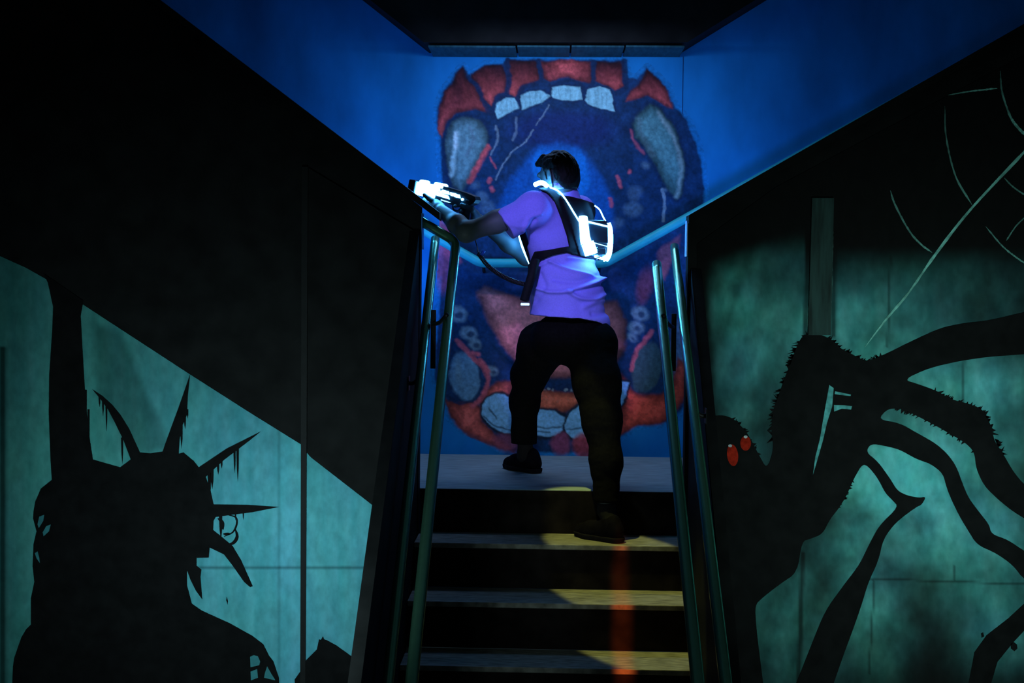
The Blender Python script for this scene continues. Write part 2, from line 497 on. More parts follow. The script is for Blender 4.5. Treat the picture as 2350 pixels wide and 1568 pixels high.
def painted_grid(name, poly, y, step, colfn, m, parent, y_back=None):
    poly = np.array(poly, float); x0, y0 = poly.min(0); x1, y1 = poly.max(0)
    nx = int((x1 - x0) / step) + 1; ny = int((y1 - y0) / step) + 1
    gx, gy = np.meshgrid(np.linspace(x0, x1, nx), np.linspace(y0, y1, ny))
    sd = sd_poly(gx, gy, poly)
    # snap border vertices onto the outline so the edge is clean
    eps = 0.5
    near = (sd > 0) & (sd < step * 1.5)
    for _ in range(3):
        s = sd_poly(gx[near], gy[near], poly)
        dx = sd_poly(gx[near] + eps, gy[near], poly) - s; dy = sd_poly(gx[near], gy[near] + eps, poly) - s
        n = np.hypot(dx, dy) + 1e-6
        gx[near] -= np.clip(s, 0, None) * dx / n; gy[near] -= np.clip(s, 0, None) * dy / n
    ok = sd < step * 1.5
    cell = ok[:-1, :-1] & ok[1:, :-1] & ok[:-1, 1:] & ok[1:, 1:]
    cell &= (sd[:-1, :-1] < 0) | (sd[1:, :-1] < 0) | (sd[:-1, 1:] < 0) | (sd[1:, 1:] < 0)
    idx = -np.ones(gx.shape, int); used = np.zeros(gx.shape, bool)
    for a, b in ((slice(None, -1), slice(None, -1)), (slice(1, None), slice(None, -1)), (slice(None, -1), slice(1, None)), (slice(1, None), slice(1, None))):
        used[a, b] |= cell
    idx[used] = np.arange(used.sum())
    ux, uy = gx[used], gy[used]
    V = np.array([P(a, b, y) for a, b in zip(ux, uy)])
    j, i = np.nonzero(cell)
    Fc = np.stack([idx[j, i], idx[j + 1, i], idx[j + 1, i + 1], idx[j, i + 1]], 1)
    return pyobj(name, V, Fc, m, parent, colors=colfn(ux, uy))


fig = empty('crowned_figure_mural', P(400, 1568, YF), 'black painted figure with a spiked crown and raised arm on a teal ground, left wall', 'mural')
sky = [(-520, 300), (0, 588), (60, 615), (106, 641), (187, 697), (432, 857), (565, 942), (642, 990), (692, 1021), (700, 1034), (712, 1049), (855, 1160), (935, 1222), (935, 1760), (-520, 1760)]


def sky_col(x, y):
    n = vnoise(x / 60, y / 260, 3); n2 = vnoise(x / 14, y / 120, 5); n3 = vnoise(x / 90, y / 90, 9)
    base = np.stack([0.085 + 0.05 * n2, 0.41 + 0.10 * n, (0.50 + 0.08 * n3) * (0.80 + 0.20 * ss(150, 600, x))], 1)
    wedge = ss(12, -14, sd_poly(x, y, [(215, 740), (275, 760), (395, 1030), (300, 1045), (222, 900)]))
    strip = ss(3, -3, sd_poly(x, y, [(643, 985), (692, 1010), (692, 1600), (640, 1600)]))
    left = ss(130, 20, x)  # light falling off towards the far left, put into the paint colour
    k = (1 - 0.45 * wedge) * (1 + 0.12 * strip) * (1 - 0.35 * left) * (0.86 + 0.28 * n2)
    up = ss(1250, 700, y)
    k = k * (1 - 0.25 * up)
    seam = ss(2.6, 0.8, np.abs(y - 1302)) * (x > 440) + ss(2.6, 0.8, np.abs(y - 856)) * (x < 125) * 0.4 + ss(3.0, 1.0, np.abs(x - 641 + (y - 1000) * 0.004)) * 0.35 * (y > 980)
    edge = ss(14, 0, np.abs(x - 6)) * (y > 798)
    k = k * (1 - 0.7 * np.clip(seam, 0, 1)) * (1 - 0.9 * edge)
    return base * k[:, None]


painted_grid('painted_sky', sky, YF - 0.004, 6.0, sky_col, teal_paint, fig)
sil = [(20, 1760), (30, 1530), (33, 1510), (49, 1464), (60, 1445), (71, 1434), (71, 1374), (79, 1336), (75, 1300), (77, 1250), (84, 1220), (76, 1190), (77, 1175), (81, 1152), (94, 1122), (119, 1102),
       (116, 1055), (112, 950), (113, 860), (120, 760), (122, 705), (110, 650), (100, 628), (191, 690), (185, 725), (189, 800), (195, 900), (203, 990), (213, 1055),
       (276, 1073), (300, 1055), (283, 1010), (264, 971), (247, 939), (231, 917), (212, 894), (235, 909), (257, 929), (276, 952), (296, 984), (321, 1039),
       (345, 1041), (373, 1037), (386, 1000), (410, 935), (436, 860), (431, 907), (429, 952), (418, 978), (412, 1010), (410, 1042), (421, 1039), (444, 1058), (456, 1073),
       (520, 1030), (598, 991), (572, 1012), (514, 1056), (472, 1095), (483, 1126), (490, 1158), (566, 1159), (640, 1164), (579, 1176), (495, 1187), (490, 1196), (489, 1217), (508, 1232),
       (534, 1254), (553, 1286), (580, 1346), (574, 1348), (560, 1336), (534, 1299), (514, 1273), (481, 1257), (479, 1280), (451, 1281), (451, 1299), (462, 1308), (460, 1325),
       (464, 1376), (450, 1357), (437, 1331), (429, 1309), (429, 1344), (440, 1386), (463, 1402), (527, 1431), (579, 1460), (604, 1479), (617, 1505), (627, 1518), (640, 1556), (650, 1760)]
bm = bmesh.new(); cm(bm, sil, YF - 0.008)


def drip(x, y, l, w):
    cm(bm, [(x - w, y), (x + w, y), (x + w * 0.9, y + l * 0.6), (x + w * 0.25, y + l), (x - w * 0.5, y + l * 0.62)], YF - 0.0078)


for x, y, l, w in ((545, 1028, 78, 3), (538, 1036, 50, 2.5), (500, 1062, 28, 3), (508, 1056, 20, 2.5), (486, 1078, 45, 4), (480, 1085, 60, 4), (506, 1180, 60, 4), (540, 1175, 20, 2), (558, 1172, 22, 1.6),
                   (236, 915, 40, 2.2), (244, 930, 60, 2), (228, 912, 22, 2), (280, 1005, 60, 2.4), (196, 895, 150, 3), (203, 940, 100, 2.4), (416, 975, 55, 3), (424, 955, 30, 2.5), (430, 940, 20, 2)):
    drip(x, y, l, w)
for pts, w in (([(522, 1182), (541, 1188), (543, 1204), (534, 1222), (514, 1232)], 2.2), ([(540, 1215), (544, 1232), (536, 1246), (520, 1252)], 4), ([(500, 1190), (510, 1200), (512, 1216)], 4), ([(512, 1226), (530, 1226)], 3)):
    pts = smooth_path(pts, 16); d = np.gradient(pts, axis=0); d /= np.linalg.norm(d, axis=1)[:, None]; nn = np.stack([-d[:, 1], d[:, 0]], 1)
    ww = w * np.sin(np.linspace(0.25, 2.9, len(pts)))[:, None]
    cm(bm, [tuple(p) for p in pts + nn * ww] + [tuple(p) for p in (pts - nn * ww)[::-1]], YF - 0.0076)
cm(bm, [(686, 1760), (676, 1560), (690, 1540), (703, 1515), (727, 1491), (732, 1468), (736, 1469), (741, 1461), (744, 1468), (750, 1470), (772, 1482), (808, 1508), (880, 1560), (880, 1760)], YF - 0.008)
cm(bm, [(520, 1370), (523, 1380), (522, 1388), (519, 1378)], YF - 0.008)
obj('silhouette', bm, black_paint, fig)['label'] = 'black spiked head and shoulders'
bm = bmesh.new()
for pts in ([(574, 1508), (582, 1504), (592, 1507), (597, 1519), (595, 1527), (575, 1532)], [(575, 1542), (590, 1536), (592, 1556), (576, 1562)], [(613, 1530), (622, 1546), (632, 1562), (606, 1556), (608, 1545)],
            [(90, 1186), (101, 1182), (99, 1196), (89, 1212), (86, 1204)], [(98, 1222), (106, 1208), (116, 1204), (112, 1220), (100, 1231)], [(80, 1270), (86, 1266), (90, 1282), (91, 1292), (84, 1282)]):
    bm = bmesh.new(); cm(bm, pts, YF - 0.011)
    obj('painted_gap', bm, mat('dim_teal_paint', (0.05, 0.27, 0.30), 0.75, noise=0.2), fig)

# ------------------------------------------------------------------ spider mural, right front wall
sp = empty('spider_mural', P(1950, 1568, YF), 'giant black hairy spider with red eyes and pale web lines, sprayed on the right wall', 'mural')


def Z7(pts): return [(1550 + x / 1.806, 700 + y / 1.806) for x, y in pts]
def Z6(pts): return [(1550 + x / 2.24, 100 + y / 2.24) for x, y in pts]


def rwall_col(x, y):
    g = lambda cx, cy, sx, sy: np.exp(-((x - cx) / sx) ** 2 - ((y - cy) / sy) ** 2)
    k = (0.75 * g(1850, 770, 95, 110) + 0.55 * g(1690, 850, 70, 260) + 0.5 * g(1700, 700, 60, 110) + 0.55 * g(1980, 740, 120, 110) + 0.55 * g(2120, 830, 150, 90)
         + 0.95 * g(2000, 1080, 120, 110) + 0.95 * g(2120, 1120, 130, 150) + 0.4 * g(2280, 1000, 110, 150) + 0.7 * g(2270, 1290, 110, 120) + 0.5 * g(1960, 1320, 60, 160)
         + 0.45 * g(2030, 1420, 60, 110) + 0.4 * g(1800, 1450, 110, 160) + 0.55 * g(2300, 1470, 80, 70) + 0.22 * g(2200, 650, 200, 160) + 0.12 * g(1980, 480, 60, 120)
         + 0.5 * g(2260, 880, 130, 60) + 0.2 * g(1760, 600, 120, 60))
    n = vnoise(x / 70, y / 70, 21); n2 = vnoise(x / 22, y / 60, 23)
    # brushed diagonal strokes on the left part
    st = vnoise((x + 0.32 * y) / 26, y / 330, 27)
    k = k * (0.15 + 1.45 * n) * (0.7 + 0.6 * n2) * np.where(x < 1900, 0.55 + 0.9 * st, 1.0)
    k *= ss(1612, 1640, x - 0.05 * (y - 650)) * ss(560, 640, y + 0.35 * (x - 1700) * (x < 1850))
    seam = np.zeros_like(x)
    for line in (Z6([(1105, 1100), (1090, 1560)]), Z7([(1197, 215), (1190, 410)]), Z7([(800, 1135), (1445, 1158)]), Z7([(825, 1140), (802, 1530)]), Z7([(1155, 1080), (1152, 1150)])):
        seam = np.maximum(seam, ss(3.4, 1.2, sd_line(x, y, line)))
    wide = ss(7, 3, sd_line(x, y, [(1842, 1270), (1832, 1600)])) + ss(9, 4, sd_line(x, y, [(1856, 560), (1848, 770)])) + ss(9, 3, sd_line(x, y, [(1917, 470), (1912, 770)]))
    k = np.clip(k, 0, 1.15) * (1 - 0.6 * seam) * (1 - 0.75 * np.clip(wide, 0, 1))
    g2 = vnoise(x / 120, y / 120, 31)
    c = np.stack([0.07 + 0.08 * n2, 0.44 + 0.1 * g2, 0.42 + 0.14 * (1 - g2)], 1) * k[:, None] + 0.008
    return c


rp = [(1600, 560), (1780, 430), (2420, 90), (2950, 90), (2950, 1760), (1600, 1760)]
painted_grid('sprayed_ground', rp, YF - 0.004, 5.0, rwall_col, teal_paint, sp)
sil = Z7([(548, 120), (600, 122), (650, 145), (690, 185), (740, 208), (790, 238), (870, 205), (980, 150), (1100, 95), (1200, 75), (1300, 65), (1445, 30), (1580, 5), (2500, -150), (2500, 80), (1580, 190), (1445, 205), (1300, 215), (1180, 232), (1050, 262), (945, 310),
          (1010, 330), (1080, 355), (1150, 395), (1200, 405), (1270, 430), (1290, 470), (1310, 500), (1320, 560), (1360, 620), (1400, 690), (1445, 745), (1580, 850), (2500, 1500), (2500, 1650), (1580, 960), (1445, 885), (1390, 850), (1330, 800), (1280, 750), (1247, 680), (1240, 610), (1200, 570), (1130, 530), (1060, 490), (1000, 460), (940, 430), (880, 430), (840, 475),
          (930, 490), (1000, 530), (1080, 575), (1130, 620), (1165, 670), (1190, 740), (1215, 800), (1260, 860), (1300, 910), (1310, 950), (1380, 975), (1445, 1020), (1580, 1090), (2200, 1700), (2100, 1780), (1580, 1210), (1445, 1140), (1400, 1080), (1330, 1030), (1250, 995), (1210, 930), (1180, 880), (1150, 820), (1125, 760), (1110, 700), (1060, 660), (1000, 640), (930, 600), (870, 585), (810, 575), (790, 610),
          (840, 650), (890, 720), (920, 770), (960, 790), (1010, 800), (1040, 795), (1020, 830), (1000, 837), (915, 900), (862, 970), (842, 1060), (800, 1150), (770, 1250), (735, 1350), (690, 1470), (560, 1850), (390, 1850), (560, 1420), (620, 1270), (700, 1160), (765, 1075), (800, 1000), (845, 915), (925, 838), (900, 810), (870, 780), (840, 720), (800, 670), (775, 660),
          (740, 720), (710, 790), (680, 840), (640, 890), (610, 950), (560, 970), (525, 980), (505, 1110), (430, 1160), (360, 1215), (330, 1245), (335, 1330), (345, 1420), (400, 1850), (60, 1850), (60, 700), (120, 470), (190, 455), (240, 470), (290, 520), (320, 570), (345, 620), (380, 682), (408, 600), (398, 520), (405, 440), (430, 370), (455, 300), (480, 240), (500, 180), (525, 132)])


def chaikin(p, it=2):
    p = np.array(p, float)
    for _ in range(it):
        q = np.roll(p, -1, 0); p = np.stack([0.78 * p + 0.22 * q, 0.22 * p + 0.78 * q], 1).reshape(-1, 2)
    return [tuple(v) for v in p]


bm = bmesh.new(); cm(bm, chaikin(sil), YF - 0.008)
cm(bm, Z7([(1580, 1130), (1445, 1240), (1380, 1300), (1290, 1370), (1240, 1440), (1210, 1600), (1300, 1600), (1335, 1480), (1400, 1400), (1460, 1335), (1580, 1250)]), YF - 0.008)
cm(bm, Z7([(1390, 1405), (1403, 1398), (1416, 1408), (1418, 1425), (1405, 1436), (1391, 1425)]), YF - 0.008)
cm(bm, Z7([(1267, 1362), (1276, 1358), (1280, 1375), (1270, 1380)]), YF - 0.008)


def hairs(line, n, l, dirn):
    line = smooth_path(Z7(line), 60)
    for _ in range(n):
        i = random.randrange(len(line) - 1); p = line[i]; t = line[i + 1] - line[i]; t /= np.linalg.norm(t) + 1e-9
        nn = np.array([t[1], -t[0]]) * dirn; L = l * random.uniform(0.25, 0.8); w = random.uniform(1.2, 3.2)
        tip = p + nn * L * 0.8 + t * L * random.uniform(0.2, 1.1) * (1 if random.random() < 0.8 else -1); b = p - nn * 5
        cm(bm, [tuple(b - t * w * 2), tuple(tip), tuple(b + t * w * 2)], YF - 0.0079)


hairs([(548, 120), (500, 180), (455, 300), (430, 370), (405, 440), (400, 560)], 60, 20, -1)
hairs([(640, 140), (690, 185), (740, 208), (790, 238), (860, 208)], 40, 16, 1)
hairs([(1080, 355), (1150, 395), (1270, 430), (1310, 500), (1360, 620)], 40, 15, 1)
hairs([(1240, 610), (1130, 530), (1000, 460), (900, 430)], 24, 11, 1)
hairs([(640, 890), (710, 790), (740, 720)], 14, 9, -1)
hairs([(240, 470), (290, 520), (345, 620)], 14, 12, 1)
obj('silhouette', bm, black_paint, sp)['label'] = 'black spider body and bent legs'
for zz in ([(638, 332), (656, 345), (650, 420), (628, 490), (612, 560), (592, 630), (570, 705), (580, 630), (598, 560), (610, 490), (622, 420)],
           [(657, 415), (700, 416), (732, 420), (728, 434), (690, 430), (658, 442)], [(662, 358), (690, 364), (728, 372), (726, 378), (690, 374), (660, 370)]):
    bm = bmesh.new(); cm(bm, Z7(zz), YF - 0.011)
    obj('painted_gap', bm, mat('gap_teal_paint', (0.10, 0.42, 0.42), 0.75, noise=0.5, scale=30), sp)
for cx, cy, rx, ry, dx in ((237, 622, 23, 44, 4), (291, 573, 22, 30, 0)):
    bm = bmesh.new()
    cm(bm, Z7([(cx + rx * math.cos(a) + dx * math.sin(a), cy + ry * math.sin(a) * (1.0 if math.sin(a) < 0 else 1.05)) for a in np.linspace(0, 2 * math.pi, 22, endpoint=False)]), YF - 0.011)
    e = obj('eye', bm, red_paint, sp); e['label'] = 'red painted spider eye'
    bm = bmesh.new()
    cm(bm, Z7([(cx - 10 + (10 if dx == 0 else 0) + 8 * math.cos(a), cy - ry * 0.86 + 6 * math.sin(a)) for a in np.linspace(0, 2 * math.pi, 12, endpoint=False)]), YF - 0.014)
    obj('eye_glint', bm, pale_paint, e).matrix_parent_inverse = Matrix.Identity(4)


def strand(pts, w0, w1, k0, k1):
    pts = smooth_path(Z6(pts), 40); d = np.gradient(pts, axis=0); d /= np.linalg.norm(d, axis=1)[:, None]; nn = np.stack([-d[:, 1], d[:, 0]], 1)
    t = np.linspace(0, 1, len(pts)); w = (w0 + (w1 - w0) * t) * np.minimum(1, 8 * np.minimum(t, 1 - t) + 0.15) * (0.7 + 0.5 * rng.random(len(t)))
    V = []; Fc = []; C = []
    for i in range(len(pts)):
        for s in (-1, 1):
            q = pts[i] + nn[i] * w[i] * s; V.append(P(*q, YF - 0.007)); C.append(np.array([0.28, 0.74, 0.64]) * (k0 + (k1 - k0) * t[i]) * (0.6 + 0.6 * rng.random()))
        if i: Fc.append((2 * i - 2, 2 * i - 1, 2 * i + 1, 2 * i))
    # back edge so the paint line has body
    n = len(V)
    V += [v + np.array([0, 0.003, 0]) for v in V]; C += C
    for i in range(1, len(pts)):
        Fc += [(2 * i - 2, 2 * i, n + 2 * i, n + 2 * i - 2), (2 * i + 1, 2 * i - 1, n + 2 * i - 1, n + 2 * i + 1)]
    pyobj('web_strand', V, Fc, web_paint, sp, colors=np.array(C))


strand([(1830, 500), (1790, 560), (1520, 850), (1340, 1080), (1200, 1280), (1090, 1410), (975, 1560)], 3.6, 2.4, 1.0, 0.9)
strand([(1670, 140), (1680, 250), (1720, 370), (1760, 430), (1830, 500)], 1.6, 3.4, 0.35, 1.0)
strand([(1400, 265), (1520, 245), (1655, 230)], 1.2, 2.2, 0.6, 0.9)
strand([(1385, 320), (1392, 480), (1440, 680), (1525, 830)], 1.5, 2.2, 0.25, 0.7)
strand([(1105, 755), (1130, 830), (1200, 960), (1260, 1030), (1320, 1075)], 2.0, 2.2, 0.4, 0.75)
strand([(1690, 690), (1740, 740), (1830, 800)], 1.4, 2.0, 0.35, 0.5)
strand([(1595, 940), (1680, 1040), (1760, 1105), (1830, 1150)], 1.6, 2.0, 0.5, 0.6)
strand([(1800, 890), (1750, 940), (1700, 1015)], 1.4, 1.8, 0.5, 0.4)
# raised plank on the right wall
a, b, c, d = P(1862, 455, YF), P(1912, 455, YF), P(1905, 769, YF), P(1853, 769, YF)
bm = bmesh.new()
vs = [bm.verts.new((p[0], y, p[2])) for y in (YF - 0.02, YF) for p in (a, b, c, d)]
for f in ((0, 1, 2, 3), (7, 6, 5, 4), (1, 0, 4, 5), (2, 1, 5, 6), (3, 2, 6, 7), (0, 3, 7, 4)): bm.faces.new([vs[i] for i in f])
structure(obj('trim_7', bm, mat('dark_plank_paint', (0.018, 0.05, 0.046), 0.7, noise=0.7, scale=7, stretch=(5, 1, 0.6))), 'narrow vertical plank above the spider')
strand([(807, 812), (808, 1000), (803, 1200), (795, 1490)], 1.5, 1.8, 0.3, 0.7)
strand([(700, 990), (692, 1200), (681, 1480)], 1.2, 1.8, 0.2, 0.7)

# ------------------------------------------------------------------ mouth mural on the back wall
mo = empty('monster_mouth_mural', P(1290, 1045, YB), 'giant painted mouth with red gums, pale teeth and fangs on the blue back wall', 'mural')


def A2(pts): return [(900 + x / 2.904, 80 + y / 2.904) for x, y in pts]
def A3(pts): return [(900 + x / 2.904, 700 + y / 2.904) for x, y in pts]
def A6(pts): return [(1420 + x / 4.9, 480 + y / 4.9) for x, y in pts]


STEP = 2.1
gx, gy = np.meshgrid(np.arange(975, 1632, STEP), np.arange(132, 1062, STEP))
shp = gx.shape
N1 = vnoise(gx / 30, gy / 30, 41); N2 = vnoise(gx / 9, gy / 9, 43); N3 = vnoise(gx / 80, gy / 80, 47)
wx = gx + (N1 - 0.5) * 10 + (N2 - 0.5) * 5; wy = gy + (vnoise(gx / 30, gy / 30, 51) - 0.5) * 10 + (N3 - 0.5) * 4
BLUEP = np.array([0.012, 0.24, 0.58])
C = np.ones(shp + (3,)) * BLUEP * (0.88 + 0.24 * N3)[..., None]
LAB = np.zeros(shp, int); NAMES = ['background']


def paint(sd, col, soft=5.0, op=1.0, lab=None, tex=0.35, grad=None):
    global C
    soft = soft * 0.65
    a = ss(soft, -soft, sd) * op
    col = np.array(col) * np.ones(shp + (3,)) * (1 - tex + 2 * tex * N2)[..., None]
    if grad is not None: col = col * grad[..., None]
    C = C * (1 - a[..., None]) + col * a[..., None]
    if lab:
        NAMES.append(lab); LAB[ss(soft, -soft, sd) * op > 0.5] = len(NAMES) - 1


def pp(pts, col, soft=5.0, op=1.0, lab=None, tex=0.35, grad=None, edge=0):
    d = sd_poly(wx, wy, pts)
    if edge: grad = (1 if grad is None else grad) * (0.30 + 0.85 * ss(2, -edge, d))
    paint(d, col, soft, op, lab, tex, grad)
def pl_(pts, w, *a, **k): paint(sd_line(wx, wy, smooth_path(pts, 24)) - w, *a, **k)
def pe(c, rx, ry, rot, *a, **k):
    ca, sa = math.cos(rot), math.sin(rot); ux = (wx - c[0]) * ca + (wy - c[1]) * sa; uy = -(wx - c[0]) * sa + (wy - c[1]) * ca
    paint((np.hypot(ux / rx, uy / ry) - 1) * min(rx, ry), *a, **k)


DARK = (0.006, 0.028, 0.085); RED = (0.78, 0.11, 0.10); TOOTH = (0.30, 0.62, 0.66); GREY = (0.10, 0.21, 0.24)
outer = A2([(350, 1180), (325, 900), (320, 700), (298, 600), (310, 480), (335, 390), (400, 300), (470, 215), (505, 275), (560, 250), (620, 205), (740, 200), (760, 168), (1180, 165), (1545, 172), (1565, 290), (1640, 290), (1700, 222), (1770, 285), (1830, 345), (1880, 470), (1970, 580), (2030, 720), (2068, 900), (2078, 1050), (2070, 1200)]) + \
    [(1600, 600), (1578, 760), (1575, 880), (1570, 935), (1545, 965), (1510, 972), (1465, 975), (1425, 1000), (1400, 1035), (1300, 1040), (1200, 1040), (1150, 1030), (1110, 1005), (1060, 985), (1030, 955), (1020, 920), (1000, 870), (1000, 800), (1010, 690), (1020, 560)]
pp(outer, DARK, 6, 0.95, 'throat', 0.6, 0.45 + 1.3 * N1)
# blue glow of the throat's opening (paint)
pp(A2([(960, 735), (1100, 712), (1240, 745), (1330, 850), (1400, 960), (1460, 1100), (1480, 1300), (900, 1300), (700, 1200), (760, 1000), (880, 850)]), (0.005, 0.12, 0.46), 16, 0.8, 'throat_opening', 0.3)
pp(A2([(975, 735), (1100, 715), (1230, 748), (1290, 830), (1320, 1000), (1250, 1100), (960, 1000), (930, 850)]), (0.004, 0.19, 0.62), 9, 0.85, None, 0.2)
pe((1290, 300), 120, 45, 0, (0.008, 0.02, 0.12), 26, 0.7)
gum = [
    [(302, 640), (318, 500), (345, 385), (400, 330), (412, 260), (470, 215), (500, 280), (560, 350), (610, 440), (648, 525), (560, 500), (430, 522), (370, 575), (330, 690)],
    [(515, 262), (620, 205), (740, 203), (770, 280), (760, 385), (700, 410), (660, 480), (600, 430), (560, 340)],
    [(762, 172), (960, 178), (980, 300), (880, 340), (830, 420), (772, 385)],
    [(985, 178), (1190, 166), (1330, 185), (1332, 330), (1180, 280), (1060, 310), (1000, 285)],
    [(1350, 178), (1542, 178), (1552, 352), (1492, 372), (1400, 330), (1342, 300)],
    [(1552, 440), (1600, 370), (1675, 290), (1700, 225), (1765, 290), (1832, 350), (1875, 490), (1820, 470), (1700, 402), (1610, 430)]]
for i, g in enumerate(gum):
    pts = A2(g); cy = np.mean([p[1] for p in pts]); y0 = min(p[1] for p in pts); y1 = max(p[1] for p in pts)
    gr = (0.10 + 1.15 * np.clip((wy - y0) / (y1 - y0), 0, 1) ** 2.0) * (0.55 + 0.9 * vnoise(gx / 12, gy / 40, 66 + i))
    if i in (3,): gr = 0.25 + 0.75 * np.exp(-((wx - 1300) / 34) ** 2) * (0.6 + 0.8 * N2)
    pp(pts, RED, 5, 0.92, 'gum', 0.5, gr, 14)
for pts, w in (([(640, 525), (600, 430), (560, 340), (505, 280)], 5), ([(770, 175), (775, 300), (765, 390), (700, 420), (668, 500)], 6), ([(975, 180), (990, 300), (880, 345), (845, 420)], 6), ([(1338, 185), (1338, 320), (1280, 380)], 6), ([(1548, 180), (1560, 350), (1500, 390)], 7), ([(1050, 330), (1070, 345), (1180, 300), (1270, 335), (1278, 430)], 4)):
    pl_(A2(pts), w, DARK, 4, 0.9)
# fangs
F1 = [(365, 640), (400, 575), (480, 545), (580, 565), (630, 640), (642, 740), (590, 850), (515, 970), (470, 1045), (400, 1010), (360, 850), (350, 730)]
pl_(A2(F1 + F1[:1]), 6, DARK, 6, 0.85)
pp(A2(F1), (0.13, 0.27, 0.30), 6, 1, 'fang', 0.35, 0.5 + 0.9 * vnoise(gx / 16, gy / 90, 75), 24)
pl_(A2([(432, 655), (415, 800), (395, 930)]), 5, (0.45, 0.72, 0.72), 9, 0.85)
pl_(A2([(425, 655), (420, 760)]), 3, (0.7, 0.85, 0.85), 6, 0.8)
pl_(A2([(520, 620), (540, 700), (500, 800)]), 3, (0.16, 0.24, 0.3), 6, 0.6)
pl_(A2([(640, 750), (590, 850), (520, 970)]), 6, (0.8, 0.11, 0.12), 6, 0.9)
F2 = [(1598, 600), (1640, 520), (1720, 462), (1800, 500), (1890, 620), (1940, 780), (1946, 950), (1930, 1065), (1890, 1105), (1830, 1020), (1760, 880), (1680, 740), (1620, 680)]
pl_(A2(F2 + F2[:1]), 6, DARK, 7, 0.85)
pp(A2(F2), (0.09, 0.25, 0.265), 7, 1, 'fang', 0.35, 0.5 + 0.9 * vnoise((gx - 0.4 * gy) / 16, gy / 90, 76), 24)
pl_(A2([(1780, 520), (1880, 680), (1920, 850), (1915, 1000), (1890, 1080)]), 4, (0.3, 0.45, 0.45), 8, 0.75)
pl_(A2([(1640, 560), (1660, 660), (1740, 800)]), 5, (0.13, 0.22, 0.24), 9, 0.5)
pl_(A2([(1585, 640), (1620, 720), (1680, 790)]), 3, (0.55, 0.1, 0.15), 5, 0.7)
# upper teeth
for pts in ([(680, 505), (700, 450), (760, 420), (820, 425), (862, 482), (780, 522), (702, 556)], [(858, 405), (920, 376), (1000, 375), (1052, 408), (1000, 446), (872, 496)],
            [(1060, 402), (1070, 355), (1150, 335), (1250, 345), (1264, 432), (1150, 432), (1072, 420)], [(1282, 440), (1310, 370), (1380, 350), (1450, 370), (1476, 430), (1482, 502), (1380, 490), (1308, 470)]):
    pts = A2(pts); pl_(pts + pts[:1], 4, DARK, 4, 0.9)
    pp(pts, TOOTH, 3, 1, 'tooth', 0.18, 0.72 + 0.5 * vnoise(gx / 7, gy / 60, 61))
    c = np.mean(pts, 0)
    for k in (-0.35, 0.1, 0.45):
        pl_([(c[0] + 30 * k, c[1] - 12), (c[0] + 30 * k + 2, c[1] + 14)], 0.6, (0.08, 0.25, 0.3), 2.5, 0.6)
# spit strings, bubbles and red flecks
for pts, w, o in (([(940, 630), (880, 720), (780, 790), (720, 900), (690, 960)], 1.2, 0.6), ([(1040, 460), (1020, 520), (960, 600)], 1, 0.5), ([(690, 600), (700, 700), (660, 800)], 2, 0.4), ([(1800, 1030), (1815, 1120), (1810, 1240)], 4, 0.5), ([(820, 560), (830, 640), (800, 700)], 3, 0.25)):
    pl_(A2(pts), w, (0.4, 0.55, 0.62), 3, o)
for cx, cy, r, o in ((600, 1080, 40, 0.45), (640, 1150, 50, 0.3), (1600, 1160, 60, 0.3), (1690, 870, 22, 0.5), (1620, 1060, 50, 0.25), (1820, 1035, 10, 0.7), (1500, 1250, 40, 0.25), (560, 1000, 30, 0.3)):
    pe(A2([(cx, cy)])[0], r / 2.9, r / 2.9 * 0.9, 0, (0.18, 0.32, 0.42), 9, o)
for pts, w in (([(1505, 945), (1520, 1015)], 4), ([(1578, 900), (1582, 918)], 3), ([(1442, 1095), (1462, 1140)], 3.5), ([(655, 955), (645, 980)], 4), ([(665, 1015), (672, 1040)], 4), ([(660, 820), (690, 880)], 2)):
    pl_(A2(pts), w, (0.75, 0.12, 0.16), 4, 0.8)
# right lower cheek
pp(A6([(430, 500), (470, 440), (595, 375), (700, 300), (640, 520), (560, 660), (520, 790), (480, 760), (440, 620)]), (0.62, 0.12, 0.14), 9, 0.8, 'cheek', 0.4)
pe((1480, 655), 16, 40, 0.2, (0.4, 0.07, 0.12), 12, 0.7)
pe((1560, 800), 22, 70, 0.05, (0.16, 0.26, 0.36), 12, 0.6)
# left lower cheek
pp([(968, 505), (1008, 490), (1040, 545), (1060, 600), (1030, 620), (1005, 640), (985, 560)], (0.66, 0.12, 0.2), 7, 0.8, 'cheek', 0.4)
pe((1020, 620), 18, 50, 0.1, (0.5, 0.08, 0.16), 10, 0.6)
# tongue
pp([(1093, 672), (1110, 656), (1150, 668), (1200, 690), (1300, 700), (1415, 690), (1440, 740), (1435, 800), (1400, 855), (1300, 868), (1225, 862), (1180, 828), (1148, 790), (1118, 735)], (0.88, 0.25, 0.22), 9, 0.92, 'tongue', 0.3, np.clip(1.15 - (wx - 1100) / 520, 0.4, 1.2) * (0.6 + 0.7 * N1), 26)
pe((1300, 905), 62, 26, 0, DARK, 10, 0.9)
for _ in range(26):
    pe((random.uniform(1240, 1345), random.uniform(890, 925)), random.uniform(1.5, 4), random.uniform(1.5, 4), 0, (0.45, 0.55, 0.55), 2, 0.6)
# swirls near the lower fangs
for c, r in (((1075, 765), 20), ((1090, 790), 15), ((1460, 752), 17), ((1470, 720), 20), ((1452, 775), 11), ((1050, 720), 22), ((1130, 850), 12)):
    pe(c, r, r * 0.8, 0.4, (0.22, 0.34, 0.38), 8, 0.75); pe((c[0] + 3, c[1] + 3), r * 0.45, r * 0.35, 0.3, DARK, 5, 0.8)
